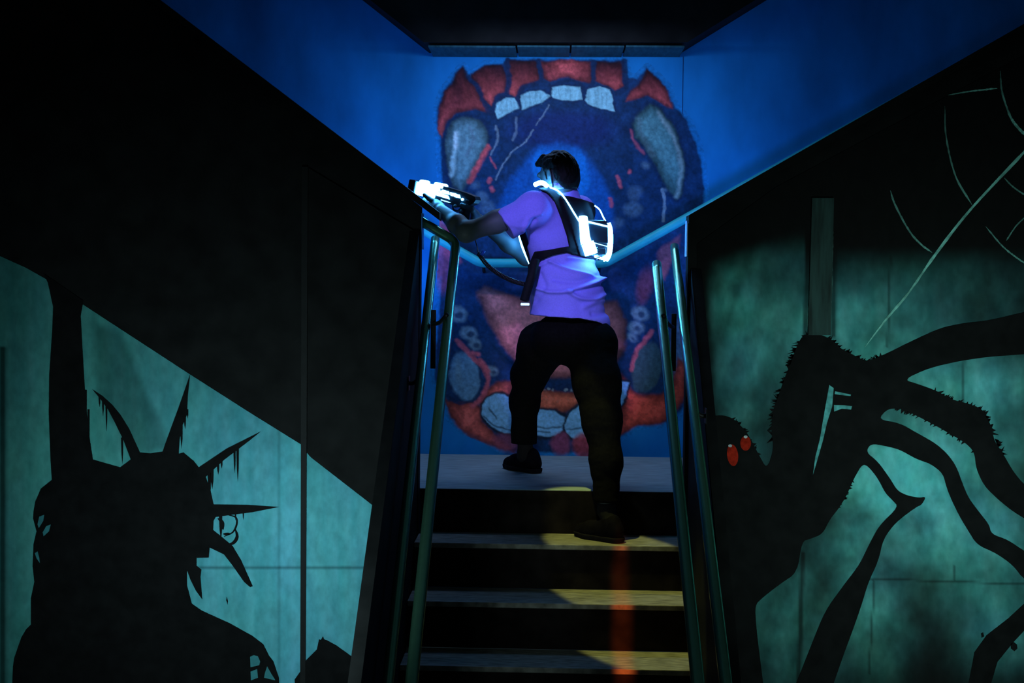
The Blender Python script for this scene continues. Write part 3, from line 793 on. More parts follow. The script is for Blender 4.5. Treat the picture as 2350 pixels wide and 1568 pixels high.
# lower gums
pp(A3([(340, 560), (365, 640), (430, 655), (520, 650), (580, 680), (640, 560), (700, 505), (810, 515), (820, 640), (620, 650), (600, 770), (700, 870), (830, 990), (640, 935), (520, 885), (420, 800), (365, 720)]), (0.80, 0.13, 0.09), 7, 0.92, 'gum', 0.45, 0.5 + 0.9 * N1, 22)
pp(A3([(800, 520), (1000, 560), (1280, 590), (1540, 520), (1540, 640), (1270, 660), (1130, 720), (950, 700), (800, 640)]), (0.95, 0.18, 0.08), 7, 0.9, 'gum', 0.45, 0.5 + 0.9 * N1, 18)
pp(A3([(1520, 450), (1600, 560), (1700, 595), (1790, 605), (1860, 540), (1900, 350), (1960, 400), (1965, 600), (1900, 700), (1790, 795), (1640, 805), (1520, 870)]), (0.98, 0.10, 0.05), 8, 0.92, 'gum', 0.45, 0.5 + 0.9 * N1, 22)
# lower fangs
pe(A3([(485, 480)])[0], 38, 62, -0.18, DARK, 8, 0.9)
pe(A3([(485, 480)])[0], 34, 58, -0.18, (0.12, 0.28, 0.42), 6, 1, 'fang', 0.3)
pe(A3([(440, 430)])[0], 7, 30, -0.1, (0.2, 0.36, 0.42), 8, 0.6)
pe(A3([(1695, 420)])[0], 40, 64, 0.2, DARK, 8, 0.9)
pe(A3([(1695, 420)])[0], 34, 58, 0.2, (0.05, 0.105, 0.12), 6, 1, 'fang', 0.3)
for pts in ([(430, 240), (540, 350), (640, 470), (610, 600), (540, 680)], [(1730, 180), (1630, 310), (1590, 430)], [(540, 320), (580, 330)], [(590, 370), (640, 440)]):
    pl_(A3(pts), 5, (0.72, 0.13, 0.16), 5, 0.85)
pl_(A3([(370, 600), (440, 660), (540, 640), (590, 560)]), 3, DARK, 4, 0.8)
# lower teeth
for pts in ([(600, 660), (640, 612), (700, 590), (760, 600), (810, 640), (830, 860), (740, 850), (650, 795), (605, 730)], [(850, 690), (960, 695), (1080, 708), (1150, 742), (1140, 840), (1080, 880), (900, 875)],
            [(1150, 800), (1180, 722), (1262, 655), (1330, 690), (1350, 880), (1222, 892), (1160, 862)], [(1500, 510), (1575, 515), (1562, 600), (1520, 670), (1480, 640)]):
    pts = A3(pts); pl_(pts + pts[:1], 4.5, (0.008, 0.02, 0.04), 4, 0.95)
    pp(pts, (0.26, 0.58, 0.82), 3, 1, 'tooth', 0.15, 0.7 + 0.5 * vnoise(gx / 40, gy / 22, 63))
for pts in ([(620, 740), (680, 800), (780, 830)], [(960, 820), (1060, 825), (1130, 815)], [(960, 850), (1050, 852)], [(1165, 835), (1240, 825), (1310, 800)], [(650, 690), (700, 760)]):
    pl_(A3(pts), 1.6, (0.01, 0.03, 0.06), 3, 0.85)
pe(A3([(1125, 930)])[0], 22, 26, 0, (0.34, 0.07, 0.14), 10, 0.9); pe(A3([(1285, 940)])[0], 26, 30, 0, (0.44, 0.06, 0.08), 10, 0.9)
pe(A3([(760, 920)])[0], 34, 20, 0.3, (0.35, 0.08, 0.14), 12, 0.7)
# build one mesh per painted feature from the same grid
fade = ss(10, 3, sd_poly(gx, gy, outer))                 # keep only where the mouth is painted
keep = sd_poly(gx, gy, outer) < 13
V = np.zeros(shp + (3,))
q = np.stack([(gx - 1175.0) / F_PX, -(gy - 784.0) / F_PX, -np.ones(shp)], -1) @ RW.T
V = EYE + q * ((YB - 0.0003 - 0.0022 * ss(10, -2, sd_poly(gx, gy, outer))) / q[..., 1])[..., None]
j, i = np.nonzero(keep[:-1, :-1] & keep[1:, 1:] & keep[1:, :-1] & keep[:-1, 1:])
cl = LAB[j, i]
for k in range(len(NAMES)):
    s = cl == k
    if s.sum() < 12: continue
    jj, ii = j[s], i[s]
    quad = np.stack([jj * shp[1] + ii, (jj + 1) * shp[1] + ii, (jj + 1) * shp[1] + ii + 1, jj * shp[1] + ii + 1], 1)
    u, inv = np.unique(quad, return_inverse=True)
    pyobj({'background': 'mouth_rim'}.get(NAMES[k], NAMES[k]), V.reshape(-1, 3)[u], inv.reshape(-1, 4), mural_paint, mo, colors=C.reshape(-1, 3)[u])

#PERSON_BEGIN#
# ------------------------------------------------------------------ signed-distance sculpting
class Grid:
    def __init__(s, lo, hi, h):
        s.lo = np.array(lo, float); s.h = h
        s.n = np.ceil((np.array(hi) - s.lo) / h).astype(int) + 1
        s.v = np.full(s.n, 1.0, np.float32)

    def axes(s, sl=None):
        return [(s.lo[a] + s.h * np.arange(s.n[a])[sl[a] if sl else slice(None)]).astype(np.float32).reshape([-1 if b == a else 1 for b in range(3)]) for a in range(3)]

    def add(s, fn, lo, hi, k=0.02, sub=False):
        m = k + 0.05
        i0 = np.clip(((np.array(lo) - m - s.lo) / s.h).astype(int), 0, s.n); i1 = np.clip(((np.array(hi) + m - s.lo) / s.h).astype(int) + 2, 0, s.n)
        if (i1 <= i0).any(): return
        sl = tuple(slice(a, b) for a, b in zip(i0, i1))
        d = fn(*s.axes(sl)).astype(np.float32); o = s.v[sl]
        if sub:
            d = -d; h = np.maximum(k - np.abs(o - d), 0) / max(k, 1e-6); s.v[sl] = np.maximum(o, d) + h * h * k / 4
        else:
            h = np.maximum(k - np.abs(o - d), 0) / max(k, 1e-6); s.v[sl] = np.minimum(o, d) - h * h * k / 4

    def cap(s, a, b, ra, rb, k=0.02, sub=False):
        a = np.array(a, float); b = np.array(b, float); ba = b - a; L = max(ba @ ba, 1e-9); r = max(ra, rb)

        def fn(X, Y, Z):
            t = np.clip(((X - a[0]) * ba[0] + (Y - a[1]) * ba[1] + (Z - a[2]) * ba[2]) / L, 0, 1)
            return np.sqrt((X - a[0] - t * ba[0]) ** 2 + (Y - a[1] - t * ba[1]) ** 2 + (Z - a[2] - t * ba[2]) ** 2) - (ra + (rb - ra) * t)
        s.add(fn, np.minimum(a, b) - r, np.maximum(a, b) + r, k, sub)

    def chain(s, pts, rs, k=0.02):
        for i in range(len(pts) - 1): s.cap(pts[i], pts[i + 1], rs[i], rs[i + 1], k)

    def ell(s, c, R, r, k=0.02, sub=False):
        """ellipsoid: R rows are its axes, r the radii"""
        c = np.array(c, float); R = np.array(R, float); r = np.array(r, float)

        def fn(X, Y, Z):
            q = [((X - c[0]) * R[i, 0] + (Y - c[1]) * R[i, 1] + (Z - c[2]) * R[i, 2]) / r[i] for i in range(3)]
            k0 = np.sqrt(q[0] ** 2 + q[1] ** 2 + q[2] ** 2) + 1e-6
            k1 = np.sqrt((q[0] / r[0]) ** 2 + (q[1] / r[1]) ** 2 + (q[2] / r[2]) ** 2) + 1e-6
            return k0 * (k0 - 1) / k1
        e = np.sqrt(((R * r[:, None]) ** 2).sum(0))
        s.add(fn, c - e, c + e, k, sub)

    def half(s, p, n):
        """keep the side the normal points away from"""
        X, Y, Z = s.axes(); s.v = np.maximum(s.v, ((X - p[0]) * n[0] + (Y - p[1]) * n[1] + (Z - p[2]) * n[2]).astype(np.float32))

    def sample(s, p):
        q = (np.asarray(p) - s.lo) / s.h
        i = np.clip(np.floor(q).astype(int), 0, s.n - 2); f = np.clip(q - i, 0, 1); out = 0
        for dx in (0, 1):
            for dy in (0, 1):
                for dz in (0, 1):
                    w = (f[..., 0] if dx else 1 - f[..., 0]) * (f[..., 1] if dy else 1 - f[..., 1]) * (f[..., 2] if dz else 1 - f[..., 2])
                    out = out + w * s.v[i[..., 0] + dx, i[..., 1] + dy, i[..., 2] + dz]
        return out

    def grad(s, p):
        p = np.asarray(p, float); e = s.h; g = np.stack([s.sample(p + np.eye(3)[a] * e) - s.sample(p - np.eye(3)[a] * e) for a in range(3)], -1)
        return g / (np.linalg.norm(g, axis=-1, keepdims=True) + 1e-9)

    def mesh(s):
        v = s.v; ins = v < 0
        c = np.zeros(np.array(v.shape) - 1, int)
        for dx in (0, 1):
            for dy in (0, 1):
                for dz in (0, 1):
                    c += ins[dx:v.shape[0] - 1 + dx, dy:v.shape[1] - 1 + dy, dz:v.shape[2] - 1 + dz]
        act = (c > 0) & (c < 8); ids = -np.ones(c.shape, int); A = np.argwhere(act); ids[act] = np.arange(len(A))
        acc = np.zeros((len(A), 3)); cnt = np.zeros(len(A))
        cor = np.array([[x, y, z] for x in (0, 1) for y in (0, 1) for z in (0, 1)])
        for i in range(8):
            for ax in range(3):
                if cor[i][ax]: continue
                p0 = cor[i]; p1 = p0.copy(); p1[ax] = 1
                a = v[tuple((A + p0).T)]; b = v[tuple((A + p1).T)]; m = (a < 0) != (b < 0)
                t = np.where(m, a / np.where(m, a - b, 1), 0)
                acc[m] += p0 + t[m, None] * (p1 - p0); cnt[m] += 1
        V = s.lo + s.h * (A + acc / cnt[:, None]); Fs = []
        for ax in range(3):
            o1, o2 = [(1, 2), (2, 0), (0, 1)][ax]
            sl0 = [slice(1, n - 1) for n in v.shape]; sl1 = list(sl0); sl0[ax] = slice(0, v.shape[ax] - 1); sl1[ax] = slice(1, v.shape[ax])
            a = ins[tuple(sl0)]; b = ins[tuple(sl1)]
            for flip, m in ((False, a & ~b), (True, ~a & b)):
                E = np.argwhere(m) + np.array([0 if q == ax else 1 for q in range(3)])
                u = np.eye(3, dtype=int)[o1]; w = np.eye(3, dtype=int)[o2]
                Q = np.stack([ids[tuple((E - u - w).T)], ids[tuple((E - w).T)], ids[tuple(E.T)], ids[tuple((E - u).T)]], 1)
                Fs.append(Q[:, ::-1] if flip else Q)
        return V, np.vstack(Fs)


def smooth_mesh(V, Fc, it=1, lam=0.5):
    for _ in range(it):
        acc = np.zeros_like(V); cnt = np.zeros(len(V))
        for a, b in ((0, 1), (1, 2), (2, 3), (3, 0)):
            np.add.at(acc, Fc[:, a], V[Fc[:, b]]); np.add.at(acc, Fc[:, b], V[Fc[:, a]]); np.add.at(cnt, Fc[:, a], 1); np.add.at(cnt, Fc[:, b], 1)
        V = V * (1 - lam) + lam * acc / np.maximum(cnt, 1)[:, None]
    return V


def vnormals(V, Fc):
    n = np.cross(V[Fc[:, 2]] - V[Fc[:, 0]], V[Fc[:, 3]] - V[Fc[:, 1]]); out = np.zeros_like(V)
    for k in range(4): np.add.at(out, Fc[:, k], n)
    return out / (np.linalg.norm(out, axis=1)[:, None] + 1e-12)


def nrm(v): v = np.array(v, float); return v / np.linalg.norm(v)


W = lambda px, py, d: P(px, py, d)
BF = nrm((-0.75, 0.66, 0)); BR = nrm((0.66, 0.75, 0)); UP = np.array([0, 0, 1.0])
per = empty('person', (0.05, 6.5, 0.0), 'person in violet t-shirt and black trousers on the steps, back turned, aiming to the left', 'person')

# ---- joints
SHL, ELL, WRL = W(1226, 480, 6.34), W(1070, 533, 6.24), W(1014, 484, 6.42)
SHR, ELR, WRR = W(1332, 484, 6.70), W(1208, 588, 6.76), W(1092, 500, 6.55)
HIPN, KNN, ANN = W(1352, 800, 6.42), W(1379, 955, 6.30), W(1392, 1172, 6.19)    # near leg, foot on the step
HIPF, KNF, ANF = W(1243, 800, 6.62), W(1205, 890, 6.86), W(1206, 1050, 6.985)   # far leg, foot on the landing
NECK = W(1292, 436, 6.47); HEAD = W(1281, 400, 6.46)
HF = nrm((-0.70, 0.66, -0.24)); HL = nrm(np.cross(UP, HF)); HU = np.cross(HF, HL)     # head: forward, left, up

# ---- body: one continuous skin surface
g = Grid((-0.62, 5.95, -0.2), (0.45, 7.25, 1.62), 0.0048)
g.ell(HEAD, [HF, HL, HU], (0.0882, 0.0684, 0.0945), 0.0180)
g.ell(HEAD + HF * 0.0405 - HU * 0.0495, [HF, HL, HU], (0.0558, 0.0504, 0.0558), 0.0270)         # jaw
g.cap(HEAD + HF * 0.0792 - HU * 0.0900, HEAD + HF * 0.0720 - HU * 0.0864, 0.0180, 0.0198, 0.0270)   # chin
g.cap(HEAD + HF * 0.0846 + HU * 0.0045, HEAD + HF * 0.1098 - HU * 0.0324, 0.0072, 0.0117, 0.0126)  # nose
g.cap(HEAD + HF * 0.1008 - HU * 0.0342 + HL * 0.0090, HEAD + HF * 0.1008 - HU * 0.0342 - HL * 0.0090, 0.0072, 0.0072, 0.0072)
g.cap(HEAD + HF * 0.0783 + HL * 0.0405 + HU * 0.0162, HEAD + HF * 0.0855 - HL * 0.0000 + HU * 0.0162, 0.0108, 0.0099, 0.0180)  # brow
g.cap(HEAD + HF * 0.0783 - HL * 0.0405 + HU * 0.0162, HEAD + HF * 0.0855 + HU * 0.0162, 0.0108, 0.0099, 0.0180)
g.cap(HEAD + HF * 0.0873 + HL * 0.0180 - HU * 0.0558, HEAD + HF * 0.0873 - HL * 0.0180 - HU * 0.0558, 0.0072, 0.0072, 0.0108)  # lips
g.cap(HEAD + HF * 0.0846 + HL * 0.0153 - HU * 0.0657, HEAD + HF * 0.0846 - HL * 0.0153 - HU * 0.0657, 0.0072, 0.0072, 0.0108)
for s in (1, -1):
    g.ell(HEAD + HF * 0.0828 + HL * 0.0279 * s - HU * 0.0036, [HF, HL, HU], (0.0108, 0.0144, 0.0090), 0.0054, True)      # eye socket
    e = HEAD - HF * 0.016 + HL * 0.073 * s - HU * 0.014; E1 = nrm(-HF * 0.85 + HL * 0.55 * s); E2 = nrm(np.cross(E1, HU))
    g.ell(e, [E1, E2, HU], (0.018, 0.0065, 0.032), 0.004)      # ear
    g.ell(e - HU * 0.024 - E1 * 0.006, [E1, E2, HU], (0.009, 0.006, 0.010), 0.004)
    g.ell(e + HL * 0.009 * s - E1 * 0.001, [E1, E2, HU], (0.0105, 0.006, 0.021), 0.003, True)
    g.ell(e + HL * 0.005 * s - E1 * 0.002 - HU * 0.002, [E1, E2, HU], (0.006, 0.005, 0.009), 0.003)
g.cap(HEAD - HF * 0.028 - HU * 0.045, W(1285, 452, 6.47), 0.050, 0.058, 0.03)
g.chain([SHL, W(1285, 500, 6.5), SHR], [0.055, 0.10, 0.055], 0.06)
g.ell(W(1283, 530, 6.5), [BR, BF, UP], (0.150, 0.10, 0.19), 0.05)
g.ell(W(1300, 660, 6.52), [BR, BF, UP], (0.14, 0.10, 0.15), 0.06)
g.ell(W(1303, 765, 6.51), [BR, BF, UP], (0.155, 0.11, 0.10), 0.05)
g.chain([HIPN, KNN, W(1391, 1140, 6.2), ANN], [0.075, 0.052, 0.032, 0.026], 0.03)
g.chain([HIPF, KNF, ANF], [0.075, 0.048, 0.026], 0.03)
bl = SHL + (ELL - SHL) * 0.55; fl = ELL + (WRL - ELL) * 0.35
g.chain([SHL, bl, ELL, fl, WRL], [0.053, 0.047, 0.041, 0.041, 0.028], 0.03)
br = SHR + (ELR - SHR) * 0.55; fr = ELR + (WRR - ELR) * 0.35
g.chain([SHR, br, ELR, fr, WRR], [0.052, 0.046, 0.041, 0.042, 0.027], 0.03)
bv, bf = g.mesh()

# gun frame, needed by the hands
G0, G1 = W(1094, 461, 6.43), W(950, 430, 6.58)
GX = nrm(G1 - G0); GN = nrm(np.cross(GX, UP)); GU = np.cross(GN, GX)
if GN[1] > 0: GN = -GN
GU = nrm(np.cross(GX, GN)); GU = GU if GU[2] > 0 else -GU
GL = np.linalg.norm(G1 - G0)
gp = lambda u, v, w: G0 + GX * u + GU * v + GN * w


def hand(base, palm_c, fingers, thumb, pr=(0.030, 0.016)):
    """fingers: list of joint lists with radii; palm between wrist and knuckles"""
    allp = np.array([base, palm_c] + [q for f in fingers + [thumb] for q in f])
    h = Grid(allp.min(0) - 0.05, allp.max(0) + 0.05, 0.0021)
    h.cap(base, base + (palm_c - base) * 0.6, 0.027, 0.024, 0.012)
    for f in fingers:
        h.cap(base + (palm_c - base) * 0.45, f[0], 0.020, 0.0125, 0.016)
    for i, f in enumerate(fingers):
        r = [0.0105, 0.0095, 0.0088, 0.0078][:len(f)]
        if i == len(fingers) - 1: r = [x * 0.86 for x in r]
        h.chain(f, r, 0.004)
        n = nrm(f[-1] - f[-2])
        h.cap(f[-1], f[-1] + n * 0.003, 0.0075, 0.0062, 0.003)
    h.cap(base + (palm_c - base) * 0.35, thumb[0], 0.019, 0.014, 0.014)
    h.chain(thumb, [0.0125, 0.0112, 0.0092], 0.004)
    return h.mesh()


# left hand cradles the front of the gun from below; fingers wrap up on the far side, thumb on the near side
pb = gp(GL * 0.60, -0.058, 0.012)
fl_ = []
for i, u in enumerate((0.80, 0.725, 0.65, 0.575)):
    q = u * GL; s = 1 - 0.04 * i
    fl_.append([gp(q, -0.047, -0.006), gp(q, -0.046, -0.034 * s), gp(q - 0.002, -0.022, -0.044 * s), gp(q - 0.004, -0.002, -0.042 * s)])
th = [gp(GL * 0.56, -0.045, 0.030), gp(GL * 0.66, -0.034, 0.042), gp(GL * 0.74, -0.022, 0.041)]
h1 = hand(WRL, pb, fl_, th)
# right hand on the pistol grip behind: palm at the rear, fingers around the front of the grip
pb2 = gp(0.022, -0.060, -0.010)
fr_ = []
for i, v in enumerate((-0.040, -0.058, -0.076, -0.093)):
    o = 0.006 * i
    if i == 0:
        fr_.append([gp(0.030, v, -0.020), gp(0.066, v + 0.004, -0.016), gp(0.088, v + 0.003, 0.006), gp(0.092, v - 0.002, 0.022)])
    else:
        fr_.append([gp(0.028 - o, v, -0.018), gp(0.066 - o, v, -0.018), gp(0.078 - o, v, 0.006), gp(0.060 - o, v, 0.022)])
th2 = [gp(0.010, -0.040, 0.012), gp(0.034, -0.034, 0.024), gp(0.058, -0.030, 0.026)]
h2 = hand(WRR, pb2, fr_, th2)
vs, fs, off = [bv], [bf], len(bv)
for hv, hf in (h1, h2):
    vs.append(hv); fs.append(hf + off); off += len(hv)
bodyV = np.vstack(vs); bodyF = np.vstack(fs)
pyobj('body', bodyV, bodyF, skin_m, per, True)
for s in (1, -1):
    bm = bmesh.new(); bmesh.ops.create_uvsphere(bm, u_segments=14, v_segments=10, radius=0.0105, matrix=Matrix.Translation(Vector(HEAD + HF * 0.075 + HL * 0.028 * s - HU * 0.004)))
    obj('eye', bm, eye_m, per, True)

# ---- hair
h = Grid(HEAD - 0.16, HEAD + 0.16, 0.003)
h.ell(HEAD + HU * 0.0106 - HF * 0.0053, [HF, HL, HU], (0.0974, 0.0770, 0.0956), 0.0089)
h.ell(HEAD - HF * 0.0460 - HU * 0.0310, [HF, HL, HU], (0.0531, 0.0655, 0.0752), 0.0266)
h.cap(HEAD + HF * 0.0487 + HU * 0.0885 + HL * 0.0177, HEAD + HF * 0.0885 + HU * 0.0726 + HL * 0.0310, 0.0195, 0.0124, 0.0177)       # quiff
h.cap(HEAD + HF * 0.0487 + HU * 0.0885 - HL * 0.0266, HEAD + HF * 0.0920 + HU * 0.0690 - HL * 0.0177, 0.0195, 0.0124, 0.0177)
X, Y, Z = h.axes(); rx, ry, rz = X - HEAD[0], Y - HEAD[1], Z - HEAD[2]
cf = rx * HF[0] + ry * HF[1] + rz * HF[2]; cu = rx * HU[0] + ry * HU[1] + rz * HU[2]; clr = rx * HL[0] + ry * HL[1] + rz * HL[2]
face = np.minimum(cf - 0.024 - 0.8 * np.clip(cu - 0.03, 0, 0.05), 0.056 - cu)                        # face opening (positive = cut)
side = np.minimum(cf + 0.038 + 0.35 * np.clip(-cu - 0.035, 0, 1), 0.014 - cu)                        # around the ear
nape = -cu - 0.088
h.v = np.maximum(h.v, np.maximum(np.maximum(face, nape), side).astype(np.float32))
for s_ in (1, -1):                                                                                   # sideburns
    h.cap(HEAD + HF * 0.014 + HL * 0.0665 * s_ + HU * 0.016, HEAD + HF * 0.012 + HL * 0.0655 * s_ - HU * 0.022, 0.0085, 0.0050, 0.004)
hv, hf = h.mesh(); hv = smooth_mesh(hv, hf, 2)
hn = vnormals(hv, hf); rel = hv - HEAD; a1 = rel @ HF; a2 = rel @ HL; a3 = rel @ HU
lock = np.sin(a2 * 330 + 9 * vnoise(a1 * 40 + 9, a3 * 40 + 9, 71)) * 0.5 + np.sin(a2 * 150 + a1 * 60) * 0.5
hv = hv + hn * (0.0030 * lock * np.clip((a3 + 0.06) / 0.08, 0, 1) + 0.004 * (vnoise(a1 * 60 + 5, a2 * 60 + a3 * 50 + 5, 73) - 0.5))[:, None]
pyobj('hair', hv, hf, hair_m, per, True)

# ---- t-shirt
sg = Grid((-0.42, 6.05, 0.55), (0.48, 7.05, 1.52), 0.0045)
sg.chain([W(1226, 476, 6.34), W(1272, 482, 6.50), W(1326, 486, 6.68)], [0.072, 0.085, 0.066], 0.06)
sg.ell(W(1284, 540, 6.50), [BR, BF, UP], (0.178, 0.128, 0.20), 0.06)
sg.ell(W(1300, 665, 6.50), [BR, BF, UP], (0.185, 0.158, 0.165), 0.08)
sg.ell(W(1306, 745, 6.50), [BR, BF, UP], (0.205, 0.175, 0.125), 0.06)
SLE = W(1158, 517, 6.285)
sg.cap(SHL + (SLE - SHL) * 0.05, SLE + (SLE - SHL) * 0.3, 0.070, 0.073, 0.035)
SRE = SHR + (ELR - SHR) * 0.62
sg.cap(SHR, SRE + (SRE - SHR) * 0.2, 0.068, 0.072, 0.035)
sg.cap(NECK - UP * 0.03, NECK - UP * 0.05, 0.073, 0.085, 0.03)
X, Y, Z = sg.axes()
q = np.stack(np.broadcast_arrays(X, Y, Z), -1).reshape(-1, 3)
PXs, PYs = proj(q); PXs = PXs.reshape(sg.n); PYs = PYs.reshape(sg.n)
hem = np.interp(PXs, [1185, 1200, 1215, 1260, 1330, 1370, 1395, 1418], [716, 717, 722, 727, 731, 738, 749, 768])
sg.v = np.maximum(sg.v, ((PYs - hem) / 505.0).astype(np.float32))
for c, a, sgn in ((SLE, SHL, 1), (SRE, SHR, 1)):                       # sleeve ends
    n = nrm(c - a)
    if a is SHL: n = nrm(RW @ np.array([-57.0, -43.0, 0]) * 0.6 + n * 40)
    d = (X - c[0]) * n[0] + (Y - c[1]) * n[1] + (Z - c[2]) * n[2]
    near = (np.sqrt((X - c[0]) ** 2 + (Y - c[1]) ** 2 + (Z - c[2]) ** 2) < 0.16)
    sg.v = np.where(near, np.maximum(sg.v, d), sg.v).astype(np.float32)
nk = HEAD - HU * 0.02
sg.half(NECK + UP * 0.020, nrm(UP * 0.95 + BF * 0.3))
full = sg.v.copy()
# hollow: the garment is a shell, open at the hem, sleeves and neck
inner = Grid(sg.lo, sg.lo + sg.h * (sg.n - 1), sg.h); inner.v = inner.v[:sg.n[0], :sg.n[1], :sg.n[2]]
sv, sf = sg.mesh(); sv = smooth_mesh(sv, sf, 1)
sn = vnormals(sv, sf); spx, spy = proj(sv)
disp = 0
for line, w, a in (([(1262, 600), (1300, 618), (1345, 630), (1388, 642)], 5, 0.009), ([(1412, 622), (1385, 640), (1350, 655), (1305, 668), (1262, 670), (1235, 662)], 5, 0.011), ([(1303, 668), (1330, 684), (1362, 686), (1392, 672), (1406, 662)], 6, 0.011),
                   ([(1300, 592), (1340, 596), (1390, 606), (1408, 618)], 6, 0.008), ([(1236, 612), (1270, 596)], 5, 0.006), ([(1200, 528), (1215, 500), (1240, 490)], 6, 0.007), ([(1228, 505), (1212, 528), (1208, 560)], 5, -0.007),
                   ([(1270, 640), (1320, 646), (1372, 634)], 8, -0.008), ([(1320, 668), (1365, 660), (1400, 645)], 8, -0.009), ([(1340, 705), (1380, 690), (1412, 700)], 8, 0.007), ([(1360, 720), (1405, 715)], 7, -0.006), ([(1230, 690), (1250, 660), (1240, 630)], 8, -0.006), ([(1150, 505), (1190, 520), (1215, 512)], 6, 0.004)):
    disp = disp + 1.3 * a * np.exp(-(sd_line(spx, spy, smooth_path(line, 16)) / (0.82 * w)) ** 2)
disp = disp + 0.006 * (vnoise(spx / 45, spy / 30 + sv[:, 1] * 9, 81) - 0.5)
sv = sv + sn * disp[:, None]
shirt = pyobj('t_shirt', sv, sf, shirt_m, per, True)
# collar
CN = W(1287, 433, 6.46)
h = Grid(CN - 0.14, CN + 0.12, 0.003)
for i in range(28):
    a = i / 28 * 2 * math.pi; b = (i + 1) / 28 * 2 * math.pi
    f = lambda t: CN + UP * (-0.014 - 0.022 * math.cos(t)) + BF * 0.076 * math.cos(t) + BR * 0.074 * math.sin(t)
    f2 = lambda t: CN + UP * (0.012 - 0.022 * math.cos(t)) + BF * 0.068 * math.cos(t) + BR * 0.067 * math.sin(t)
    h.cap(f(a), f(b), 0.007, 0.007, 0.003); h.cap(f2(a), f2(b), 0.006, 0.006, 0.003); h.cap(0.5 * (f(a) + f2(a)), 0.5 * (f(b) + f2(b)), 0.009, 0.009, 0.006)
cv, cfc = h.mesh(); pyobj('collar', cv, cfc, shirt_m, per, True)

# ---- trousers
tg = Grid((-0.28, 6.0, -0.15), (0.42, 7.2, 0.98), 0.0055)
tg.ell(W(1301, 776, 6.51), [BR, BF, UP], (0.178, 0.145, 0.125), 0.05)
tg.ell(W(1368, 790, 6.46), [BR, BF, UP], (0.095, 0.095, 0.105), 0.05)
tg.chain([W(1352, 800, 6.44), W(1370, 880, 6.36), W(1381, 960, 6.30), W(1391, 1060, 6.24), W(1392, 1165, 6.20)], [0.112, 0.101, 0.083, 0.064, 0.055], 0.05)
tg.chain([W(1245, 795, 6.62), W(1215, 860, 6.80), W(1204, 920, 6.89), W(1202, 1030, 6.97)], [0.118, 0.080, 0.065, 0.064], 0.05)
tg.half(W(1300, 722, 6.5), UP)
X, Y, Z = tg.axes()
zc1 = W(1202, 1018, 6.97)[2]; zc2 = W(1392, 1152, 6.20)[2]
tg.v = np.where((X < 0.0) & (Y > 6.7), np.maximum(tg.v, zc1 - Z), tg.v).astype(np.float32)
tg.v = np.where((X > 0.08) & (Y < 6.45), np.maximum(tg.v, zc2 - Z), tg.v).astype(np.float32)
tv, tf = tg.mesh(); tn = vnormals(tv, tf); tpx, tpy = proj(tv)
tv = tv + tn * (0.010 * (vnoise(tpx / 40 + tv[:, 1] * 6, tpy / 26, 83) - 0.5))[:, None]
pyobj('trousers', tv, tf, pants_m, per, True)


# ---- shoes
def shoe(heel, d, zf, ank, up):
    d = nrm(d); n = np.array([-d[1], d[0], 0]); toe = heel + d * 0.20
    s = Grid(np.minimum(heel, toe) - 0.10, np.maximum(heel, toe) + np.array([0.1, 0.1, 0.24]), 0.0036)
    z = lambda p, hgt: np.array([p[0], p[1], zf + hgt])
    s.cap(z(heel, 0.045), z(heel + d * 0.07, 0.050), 0.037, 0.040, 0.02)
    s.cap(z(heel + d * 0.06, 0.048), z(heel + d * 0.14 + n * 0.004, 0.034), 0.042, 0.043, 0.02)
    s.cap(z(heel + d * 0.14 + n * 0.004, 0.034), z(toe, 0.026), 0.043, 0.034, 0.02)
    s.cap(z(heel + d * 0.02, 0.085), z(heel + d * 0.035, 0.088), 0.036, 0.036, 0.03)
    s.half(np.array([0, 0, zf + 0.014]), (0, 0, -1))
    v, f = s.mesh(); o = pyobj('shoe', v, f, shoe_m, per, True)
    s = Grid(np.minimum(heel, toe) - 0.10, np.maximum(heel, toe) + np.array([0.1, 0.1, 0.1]), 0.0036)
    s.cap(z(heel, 0.02), z(heel + d * 0.08, 0.02), 0.040, 0.041, 0.02); s.cap(z(heel + d * 0.08, 0.02), z(heel + d * 0.14 + n * 0.004, 0.02), 0.041, 0.047, 0.02); s.cap(z(heel + d * 0.14 + n * 0.004, 0.02), z(toe, 0.02), 0.047, 0.037, 0.02)
    s.half(np.array([0, 0, zf + 0.002]), (0, 0, -1)); s.half(np.array([0, 0, zf + 0.024]), (0, 0, 1))
    v, f = s.mesh(); c = pyobj('sole', v, f, sole_m, o, True)
    bm = bmesh.new()
    for t in (0.075, 0.092, 0.109, 0.126):
        p = heel + d * t; hz = 0.094 - (t - 0.075) * 0.28
        tube(bm, smooth_path([z(p - n * 0.026, hz - 0.012), z(p, hz), z(p + n * 0.026, hz - 0.012)], 8), 0.003, 6)
    obj('laces', bm, sole_m, o, True)
    s = Grid(np.minimum(ank, heel) - 0.08, np.maximum(ank, heel) + np.array([0.08, 0.08, 0.20]), 0.004)
    s.cap(z(heel + d * 0.028, 0.08), ank, 0.036, 0.036, 0.02); s.cap(ank, ank + UP * up, 0.036, 0.039, 0.02)
    v, f = s.mesh(); pyobj('sock', v, f, sock_m, per, True)


hN = W(1413, 1226, 6.155); hN[2] = -RI
shoe(hN, (-0.62, 0.60, 0), -RI, W(1392, 1172, 6.20), 0.02)
hF = W(1226, 1088, 6.93); hF[2] = 0
shoe(hF, (-0.62, 0.78, 0), 0.0, W(1205, 1045, 6.958), 0.10)


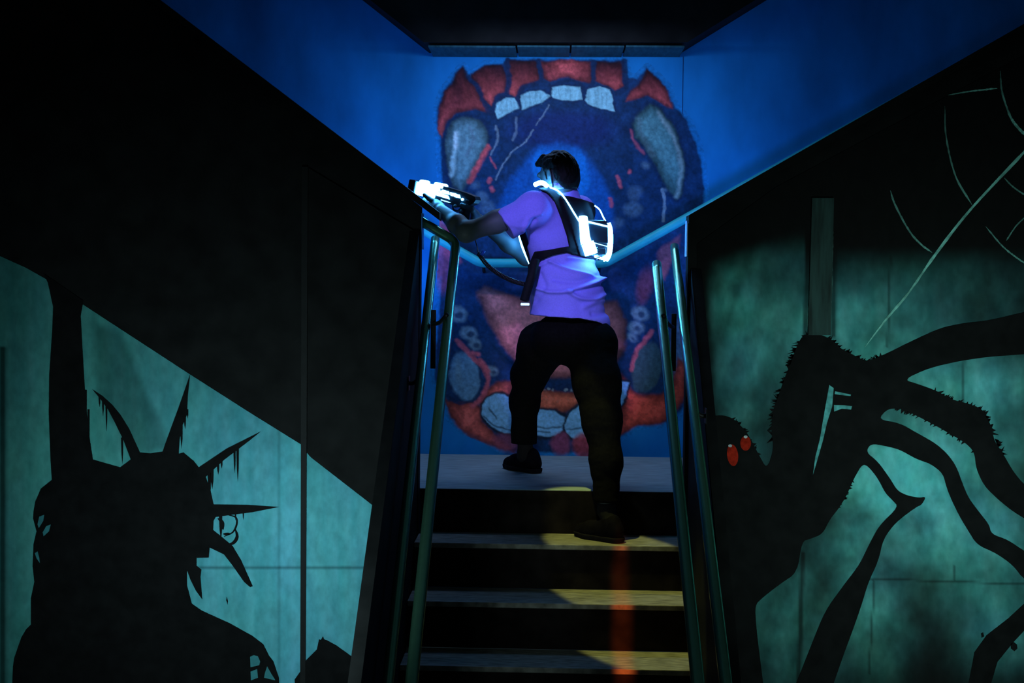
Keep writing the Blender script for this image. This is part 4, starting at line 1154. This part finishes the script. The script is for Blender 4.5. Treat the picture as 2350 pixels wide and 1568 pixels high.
# ---- vest: webbing that hugs the shirt, cut from a shell around it
def shell_part(name, pts, off, m, parent, lo=None, hi=None, soft=0.6, near=None):
    g2 = Grid(sg.lo, sg.lo + sg.h * (sg.n - 1), sg.h)
    n = np.minimum(g2.n, sg.n)
    o = SM - off                                             # offset shell outside
    i = -(SM - 0.0005)
    d = np.maximum(o, i)
    sd2 = sd_poly(PXs, PYs, pts) / 505.0
    d = np.maximum(d, sd2)
    if near is not None:
        rel_ = (sg.axes()[0] - near[0][0]) * near[1][0] + (sg.axes()[1] - near[0][1]) * near[1][1] + (sg.axes()[2] - near[0][2]) * near[1][2]
        d = np.maximum(d, -rel_)
    g2.v = d.astype(np.float32); g2.n = np.array(d.shape)
    v, f = g2.mesh()
    v = smooth_mesh(v, f, 1, 0.35)
    # follow the folds pushed into the shirt
    return pyobj(name, v, f, m, parent, True)


# unclipped garment field for the straps (no hem / sleeve cuts)
vg = Grid((-0.42, 6.05, 0.55), (0.48, 7.05, 1.52), 0.0045)
vg.chain([W(1226, 476, 6.34), W(1272, 482, 6.50), W(1326, 486, 6.68)], [0.072, 0.085, 0.066], 0.06)
vg.ell(W(1284, 540, 6.50), [BR, BF, UP], (0.178, 0.128, 0.20), 0.06)
vg.ell(W(1300, 665, 6.50), [BR, BF, UP], (0.185, 0.158, 0.165), 0.08)
vg.ell(W(1306, 745, 6.50), [BR, BF, UP], (0.205, 0.175, 0.125), 0.06)
vg.cap(NECK - UP * 0.03, NECK - UP * 0.05, 0.073, 0.085, 0.03)
SM = vg.v


def surf(px, py, off=0.0, d0=5.9, d1=7.0):
    c = W(px, py, d0); e = W(px, py, d1); t = np.linspace(0, 1, 700)[:, None]; ps = c + (e - c) * t
    val = vg.sample(ps) - off; k = np.nonzero(val < 0)[0]
    if len(k) == 0: k = [int(np.argmin(val))]
    return ps[k[0]]


def outline(px, py, off=0.0):
    """surface point, or the closest point of the garment silhouette"""
    return surf(px, py, off)


vest = empty('harness_vest', W(1300, 500, 6.5)); vest.parent = per; vest.matrix_parent_inverse = Matrix.Translation(-per.location)
vest['label'] = 'black harness vest with glowing white lights'
back_pt = (W(1290, 520, 6.5), nrm(-BF * 0.9 - BR * 0.35))


def webbing(name, line, width, thick, m=None, off=0.004, parent=None):
    """flat strap lying on the garment along a photo line"""
    m = m or web_m; line = smooth_path(line, 30); pts = []
    for q in line: pts.append(surf(q[0], q[1], off) if len(q) == 2 else np.array(q))
    pts = np.array(pts)
    for _ in range(4): pts[1:-1] = 0.5 * pts[1:-1] + 0.25 * (pts[:-2] + pts[2:])
    nn = vg.grad(pts); T = np.gradient(pts, axis=0); T /= np.linalg.norm(T, axis=1)[:, None]
    Bn = np.cross(nn, T); Bn /= np.linalg.norm(Bn, axis=1)[:, None]
    bm = bmesh.new(); rings = []
    for p, n, b in zip(pts, nn, Bn):
        rr = []
        for a in np.linspace(0, 2 * math.pi, 16, endpoint=False):
            ca, sa = math.cos(a), math.sin(a)
            rr.append(bm.verts.new(tuple(p + b * width / 2 * np.sign(ca) * abs(ca) ** 0.35 + n * thick * np.sign(sa) * abs(sa) ** 0.6)))
        rings.append(rr)
    for r0, r1 in zip(rings[:-1], rings[1:]):
        for k in range(16): bm.faces.new((r0[k], r0[(k + 1) % 16], r1[(k + 1) % 16], r1[k]))
    bm.faces.new(rings[0][::-1]); bm.faces.new(rings[-1])
    return obj(name, bm, m, parent or vest, True)


shell_part('shoulder_strap', [(1188, 418), (1226, 418), (1262, 428), (1300, 462), (1318, 500), (1330, 560), (1335, 585), (1310, 585), (1300, 540), (1287, 500), (1272, 462), (1254, 441), (1236, 434), (1215, 428), (1180, 434)], 0.013, web_m, vest)
shell_part('back_panel', [(1284, 448), (1305, 450), (1335, 457), (1362, 466), (1395, 474), (1440, 500), (1440, 606), (1400, 604), (1330, 588), (1310, 520)], 0.017, web_m, vest)
shell_part('waist_belt', [(1150, 640), (1214, 606), (1226, 578), (1262, 573), (1300, 566), (1340, 562), (1440, 570), (1440, 612), (1395, 602), (1340, 590), (1300, 580), (1270, 586), (1240, 598), (1222, 640)], 0.013, web_m, vest)
# strap that leaves the belt and hangs at the hip
hp = [W(1229, 596, 6.30), W(1221, 630, 6.28), W(1212, 660, 6.28), W(1203, 690, 6.29)]
bm = bmesh.new(); tube(bm, smooth_path(hp, 18), [0.021] * 1 + [0.0205] * 18, 14, flat=(1.0, 0.35)) if False else tube(bm, smooth_path(hp, 18), 0.020, 14)
obj('hip_strap', bm, web_m, vest, True)
bm = bmesh.new(); box(bm, (-0.019, -0.010, -0.004), (0.019, 0.010, 0.006), 0.002, Matrix.Translation(Vector(W(1205, 699, 6.29))))
obj('buckle', bm, glow_soft, vest)
# chest plate edge seen under the arm, with its light strip
cp = [W(1194, 522, 6.50), W(1207, 560, 6.52), W(1222, 602, 6.48)]
bm = bmesh.new(); tube(bm, smooth_path(cp, 14), 0.016, 12); obj('chest_panel', bm, web_m, vest, True)
lp = [W(1193, 540, 6.60), W(1202, 570, 6.61), W(1217, 604, 6.57)]
bm = bmesh.new(); tube(bm, smooth_path(lp, 12), 0.0085, 10); obj('chest_light', bm, glow_m, vest, True)
lp = [W(1228, 424, 6.36), W(1238, 420, 6.38), W(1248, 421, 6.39), W(1256, 428, 6.40)]
bm = bmesh.new(); tube(bm, smooth_path(lp, 12), 0.0105, 10); obj('collar_light', bm, glow_m, vest, True)


def piping(line, off, r, m=glow_m):
    pts = np.array([surf(x, y, off) for x, y in smooth_path(line, 26)])
    for _ in range(5): pts[1:-1] = 0.5 * pts[1:-1] + 0.25 * (pts[:-2] + pts[2:])
    bm = bmesh.new(); tube(bm, pts, r, 8); return obj('piping', bm, m, vest, True)


piping([(1262, 430), (1280, 437), (1292, 449), (1306, 470), (1316, 487), (1326, 503), (1333, 514)], 0.019, 0.0033)
piping([(1292, 455), (1304, 490), (1314, 520), (1324, 548)], 0.015, 0.0012, glow_soft)

# ---- pack on the back
BN = nrm((0.50, -0.86, 0.06)); BLt = nrm((-0.86, -0.50, 0)); BLt = nrm(BLt - BN * (BLt @ BN)); BU = np.cross(BN, BLt); BU = BU if BU[2] > 0 else -BU
PC = surf(1364, 546, 0.017) + BN * 0.016
pk = lambda l, n, z: PC + BLt * l + BN * n + BU * z
PM = Matrix([[BLt[i], BN[i], BU[i], PC[i]] for i in range(3)] + [[0, 0, 0, 1]])
bm = bmesh.new(); box(bm, (-0.052, -0.045, -0.090), (0.094, 0.034, 0.078), 0.016, PM); box(bm, (-0.040, 0.02, -0.030), (0.066, 0.042, 0.062), 0.006, PM)
box(bm, (-0.030, 0.02, -0.082), (0.040, 0.038, -0.050), 0.005, PM)
pack = obj('pack', bm, gear_m, vest, False); pack['label'] = 'black electronics pack with two glowing white side lights'


def plink(o): o.matrix_parent_inverse = Matrix.Identity(4); return o


def packtube(name, pts, r, m, seg=12, n=14):
    bm = bmesh.new(); tube(bm, smooth_path([pk(*p) for p in pts], n), r, seg); return obj(name, bm, m, vest, True)


packtube('side_light', [(0.090, 0.026, 0.084), (0.091, 0.032, 0.06), (0.086, 0.036, 0.0), (0.078, 0.038, -0.03)], [0.010] + [0.0265] * 13 if False else 0.0255, glow_m, 14)
packtube('side_light', [(0.072, 0.038, -0.030), (0.062, 0.040, -0.055), (0.054, 0.040, -0.080)], 0.030, glow_m, 14)
packtube('side_light', [(-0.048, 0.020, 0.062), (-0.054, 0.026, 0.03), (-0.054, 0.026, -0.03), (-0.046, 0.026, -0.075), (-0.030, 0.028, -0.100)], 0.0155, glow_m, 14)
packtube('frame_light', [(0.066, 0.043, 0.066), (0.015, 0.043, 0.056), (-0.042, 0.043, 0.046)], 0.0034, glow_m, 8)
packtube('frame_light', [(0.060, 0.044, -0.024), (0.012, 0.044, -0.034), (-0.044, 0.044, -0.046)], 0.0018, glow_soft, 8)
packtube('frame_light', [(0.034, 0.040, -0.088), (0.006, 0.040, -0.096), (-0.014, 0.040, -0.100), (-0.018, 0.040, -0.110)], 0.0055, glow_m, 8)
packtube('frame_light', [(-0.020, -0.040, 0.150), (-0.040, -0.030, 0.130), (-0.046, -0.010, 0.095), (-0.048, 0.018, 0.062)], 0.0028, glow_m, 8)
for k in range(6):
    z0 = -0.030 - 0.011 * k
    bm = bmesh.new(); box(bm, (-0.001, -0.006, -0.0022), (0.012, 0.010, 0.0022), 0.001, PM @ Matrix.Translation((0.020, 0.052, z0 - 0.02)))
    obj('vent_fin', bm, gear_m, vest)
# thin cord from the ear to the collar
cpts = [HEAD + HL * 0.074 - HF * 0.024 + HU * 0.010, HEAD + HL * 0.078 - HF * 0.028 - HU * 0.03, HEAD + HL * 0.070 - HF * 0.018 - HU * 0.068, NECK + HL * 0.066 + HF * 0.02 + UP * 0.0]
bm = bmesh.new(); tube(bm, smooth_path(cpts, 18), 0.0034, 8); obj('ear_cord', bm, web_m, per, True)

# ------------------------------------------------------------------ the light gun
gun = empty('toy_laser_gun', gp(GL * 0.45, -0.03, 0), 'black toy laser gun with a glowing white front block held in both hands', 'toy gun')
GM = Matrix([[GX[i], GN[i], GU[i], G0[i]] for i in range(3)] + [[0, 0, 0, 1]])       # local: u, w (towards camera), v (up)


def gpart(name, boxes, m, bev=0.004, parent=None, smooth=False):
    bm = bmesh.new()
    for lo, hi in boxes: box(bm, lo, hi, bev, GM)
    o = obj(name, bm, m, parent or gun, smooth)
    if parent and parent is not gun: o.matrix_parent_inverse = Matrix.Identity(4)
    return o


def gpoly(name, pts, w0, w1, m, parent=None):
    bm = bmesh.new()
    a = [bm.verts.new(tuple(gp(u, v, w1))) for u, v in pts]; b = [bm.verts.new(tuple(gp(u, v, w0))) for u, v in pts]; n = len(a)
    bm.faces.new(a); bm.faces.new(b[::-1])
    for i in range(n): bm.faces.new((a[i], b[i], b[(i + 1) % n], a[(i + 1) % n]))
    bmesh.ops.recalc_face_normals(bm, faces=bm.faces[:])
    o = obj(name, bm, m, parent or gun)
    if parent: o.matrix_parent_inverse = Matrix.Identity(4)
    return o


L = GL
body = gpoly('gun_body', [(0.0, -0.012), (-0.008, 0.004), (0.0, 0.018), (0.05, 0.026), (0.55 * L, 0.036), (0.62 * L, 0.036), (0.62 * L, -0.030), (0.5 * L, -0.032), (0.3 * L, -0.042), (0.16 * L, -0.044), (0.08 * L, -0.030)], -0.024, 0.024, gear_m)
gpoly('grip', [(0.02, -0.02), (0.065, -0.03), (0.050, -0.105), (0.010, -0.100)], -0.014, 0.014, gear_m)
bm = bmesh.new(); tube(bm, smooth_path([gp(0.066, -0.035, 0), gp(0.085, -0.062, 0), gp(0.112, -0.060, 0), gp(0.118, -0.038, 0)], 14), 0.004, 8); obj('trigger_guard', bm, gear_m, gun, True)
gpart('front_light', [((0.60 * L, -0.030, -0.030), (0.925 * L, 0.030, 0.030))], glow_m, 0.008)
gpart('front_light', [((0.79 * L, -0.022, 0.02), (0.90 * L, 0.022, 0.042))], glow_m, 0.008)
gpart('front_light', [((0.50 * L, -0.022, 0.02), (0.66 * L, 0.027, 0.044))], glow_m, 0.008)
gpart('muzzle_cap', [((0.925 * L, -0.034, -0.036), (1.04 * L, 0.034, 0.034))], gear_m, 0.006)
gpart('muzzle_ring', [((1.035 * L, -0.02, -0.02), (1.05 * L, 0.02, 0.02))], dark_metal, 0.004)
for u0, up in ((0.575, 1), (0.485, 1), (0.43, 1), (0.335, -1), (0.255, 1)):
    v = 0.014 - (0.6 - u0) * 0.028
    u0 *= L; a, b = (0.016, 0.008) if up > 0 else (0.009, 0.016)
    gpoly('light_slot', [(u0 - a, v - 0.007), (u0 + a, v - 0.007), (u0 + b, v + 0.007), (u0 - b, v + 0.007)], 0.022, 0.0265, glow_m)
gpoly('light_bar', [(0.62 * L, 0.006), (0.62 * L, -0.012), (0.37 * L, -0.018), (0.40 * L, -0.004)], 0.022, 0.0265, glow_m)
gpoly('light_bar', [(0.50 * L, -0.026), (0.50 * L, -0.031), (0.37 * L, -0.034), (0.34 * L, -0.031), (0.37 * L, -0.030)], 0.022, 0.0265, glow_soft)
bm = bmesh.new(); tube(bm, [gp(0.175 * L, -0.006, 0.022), gp(0.175 * L, -0.006, 0.0275)], 0.0058, 16); obj('power_button', bm, glow_m, gun)
gpoly('badge', [(0.12 * L, -0.001), (0.12 * L, -0.006), (0.075 * L, -0.007), (0.075 * L, -0.002)], 0.022, 0.0255, mat('grey_badge', (0.25, 0.3, 0.34), 0.5))

# ------------------------------------------------------------------ coiled cord from the gun to the vest
cord = empty('coiled_cord', W(1150, 632, 6.39), 'black coiled cord hanging between the toy gun and the vest', 'cord')
bm = bmesh.new(); tube(bm, smooth_path([gp(0.025, -0.10, 0), W(1092, 556, 6.48), W(1098, 582, 6.44)], 24), 0.0026, 8); obj('plain_lead', bm, dark_metal, cord, True)
ctr = smooth_path([W(1098, 582, 6.44), W(1120, 610, 6.42), W(1150, 632, 6.39), W(1180, 646, 6.35), W(1206, 653, 6.31)], 90)
ctr = densify(ctr, 0.004); s = np.concatenate([[0], np.cumsum(np.linalg.norm(np.diff(ctr, axis=0), axis=1))])
ts = np.arange(0, s[-1], 0.0011); cc = np.stack([np.interp(ts, s, ctr[:, i]) for i in range(3)], 1)
T = np.gradient(cc, axis=0); T /= np.linalg.norm(T, axis=1)[:, None]
n1 = np.cross(T, np.array([0, 1.0, 0.2])); n1 /= np.linalg.norm(n1, axis=1)[:, None]; n2 = np.cross(T, n1)
ph = ts / 0.0078 * 2 * math.pi
hel = cc + 0.0085 * (np.cos(ph)[:, None] * n1 + np.sin(ph)[:, None] * n2)
bm = bmesh.new(); tube(bm, hel, 0.0031, 6); obj('coil', bm, dark_metal, cord, True)
bm = bmesh.new(); tube(bm, [W(1104, 586, 6.43), W(1111, 575, 6.43)], 0.008, 12); obj('connector', bm, mat('blue_plastic', (0.02, 0.12, 0.6), 0.4), cord, True)
#PERSON_END#
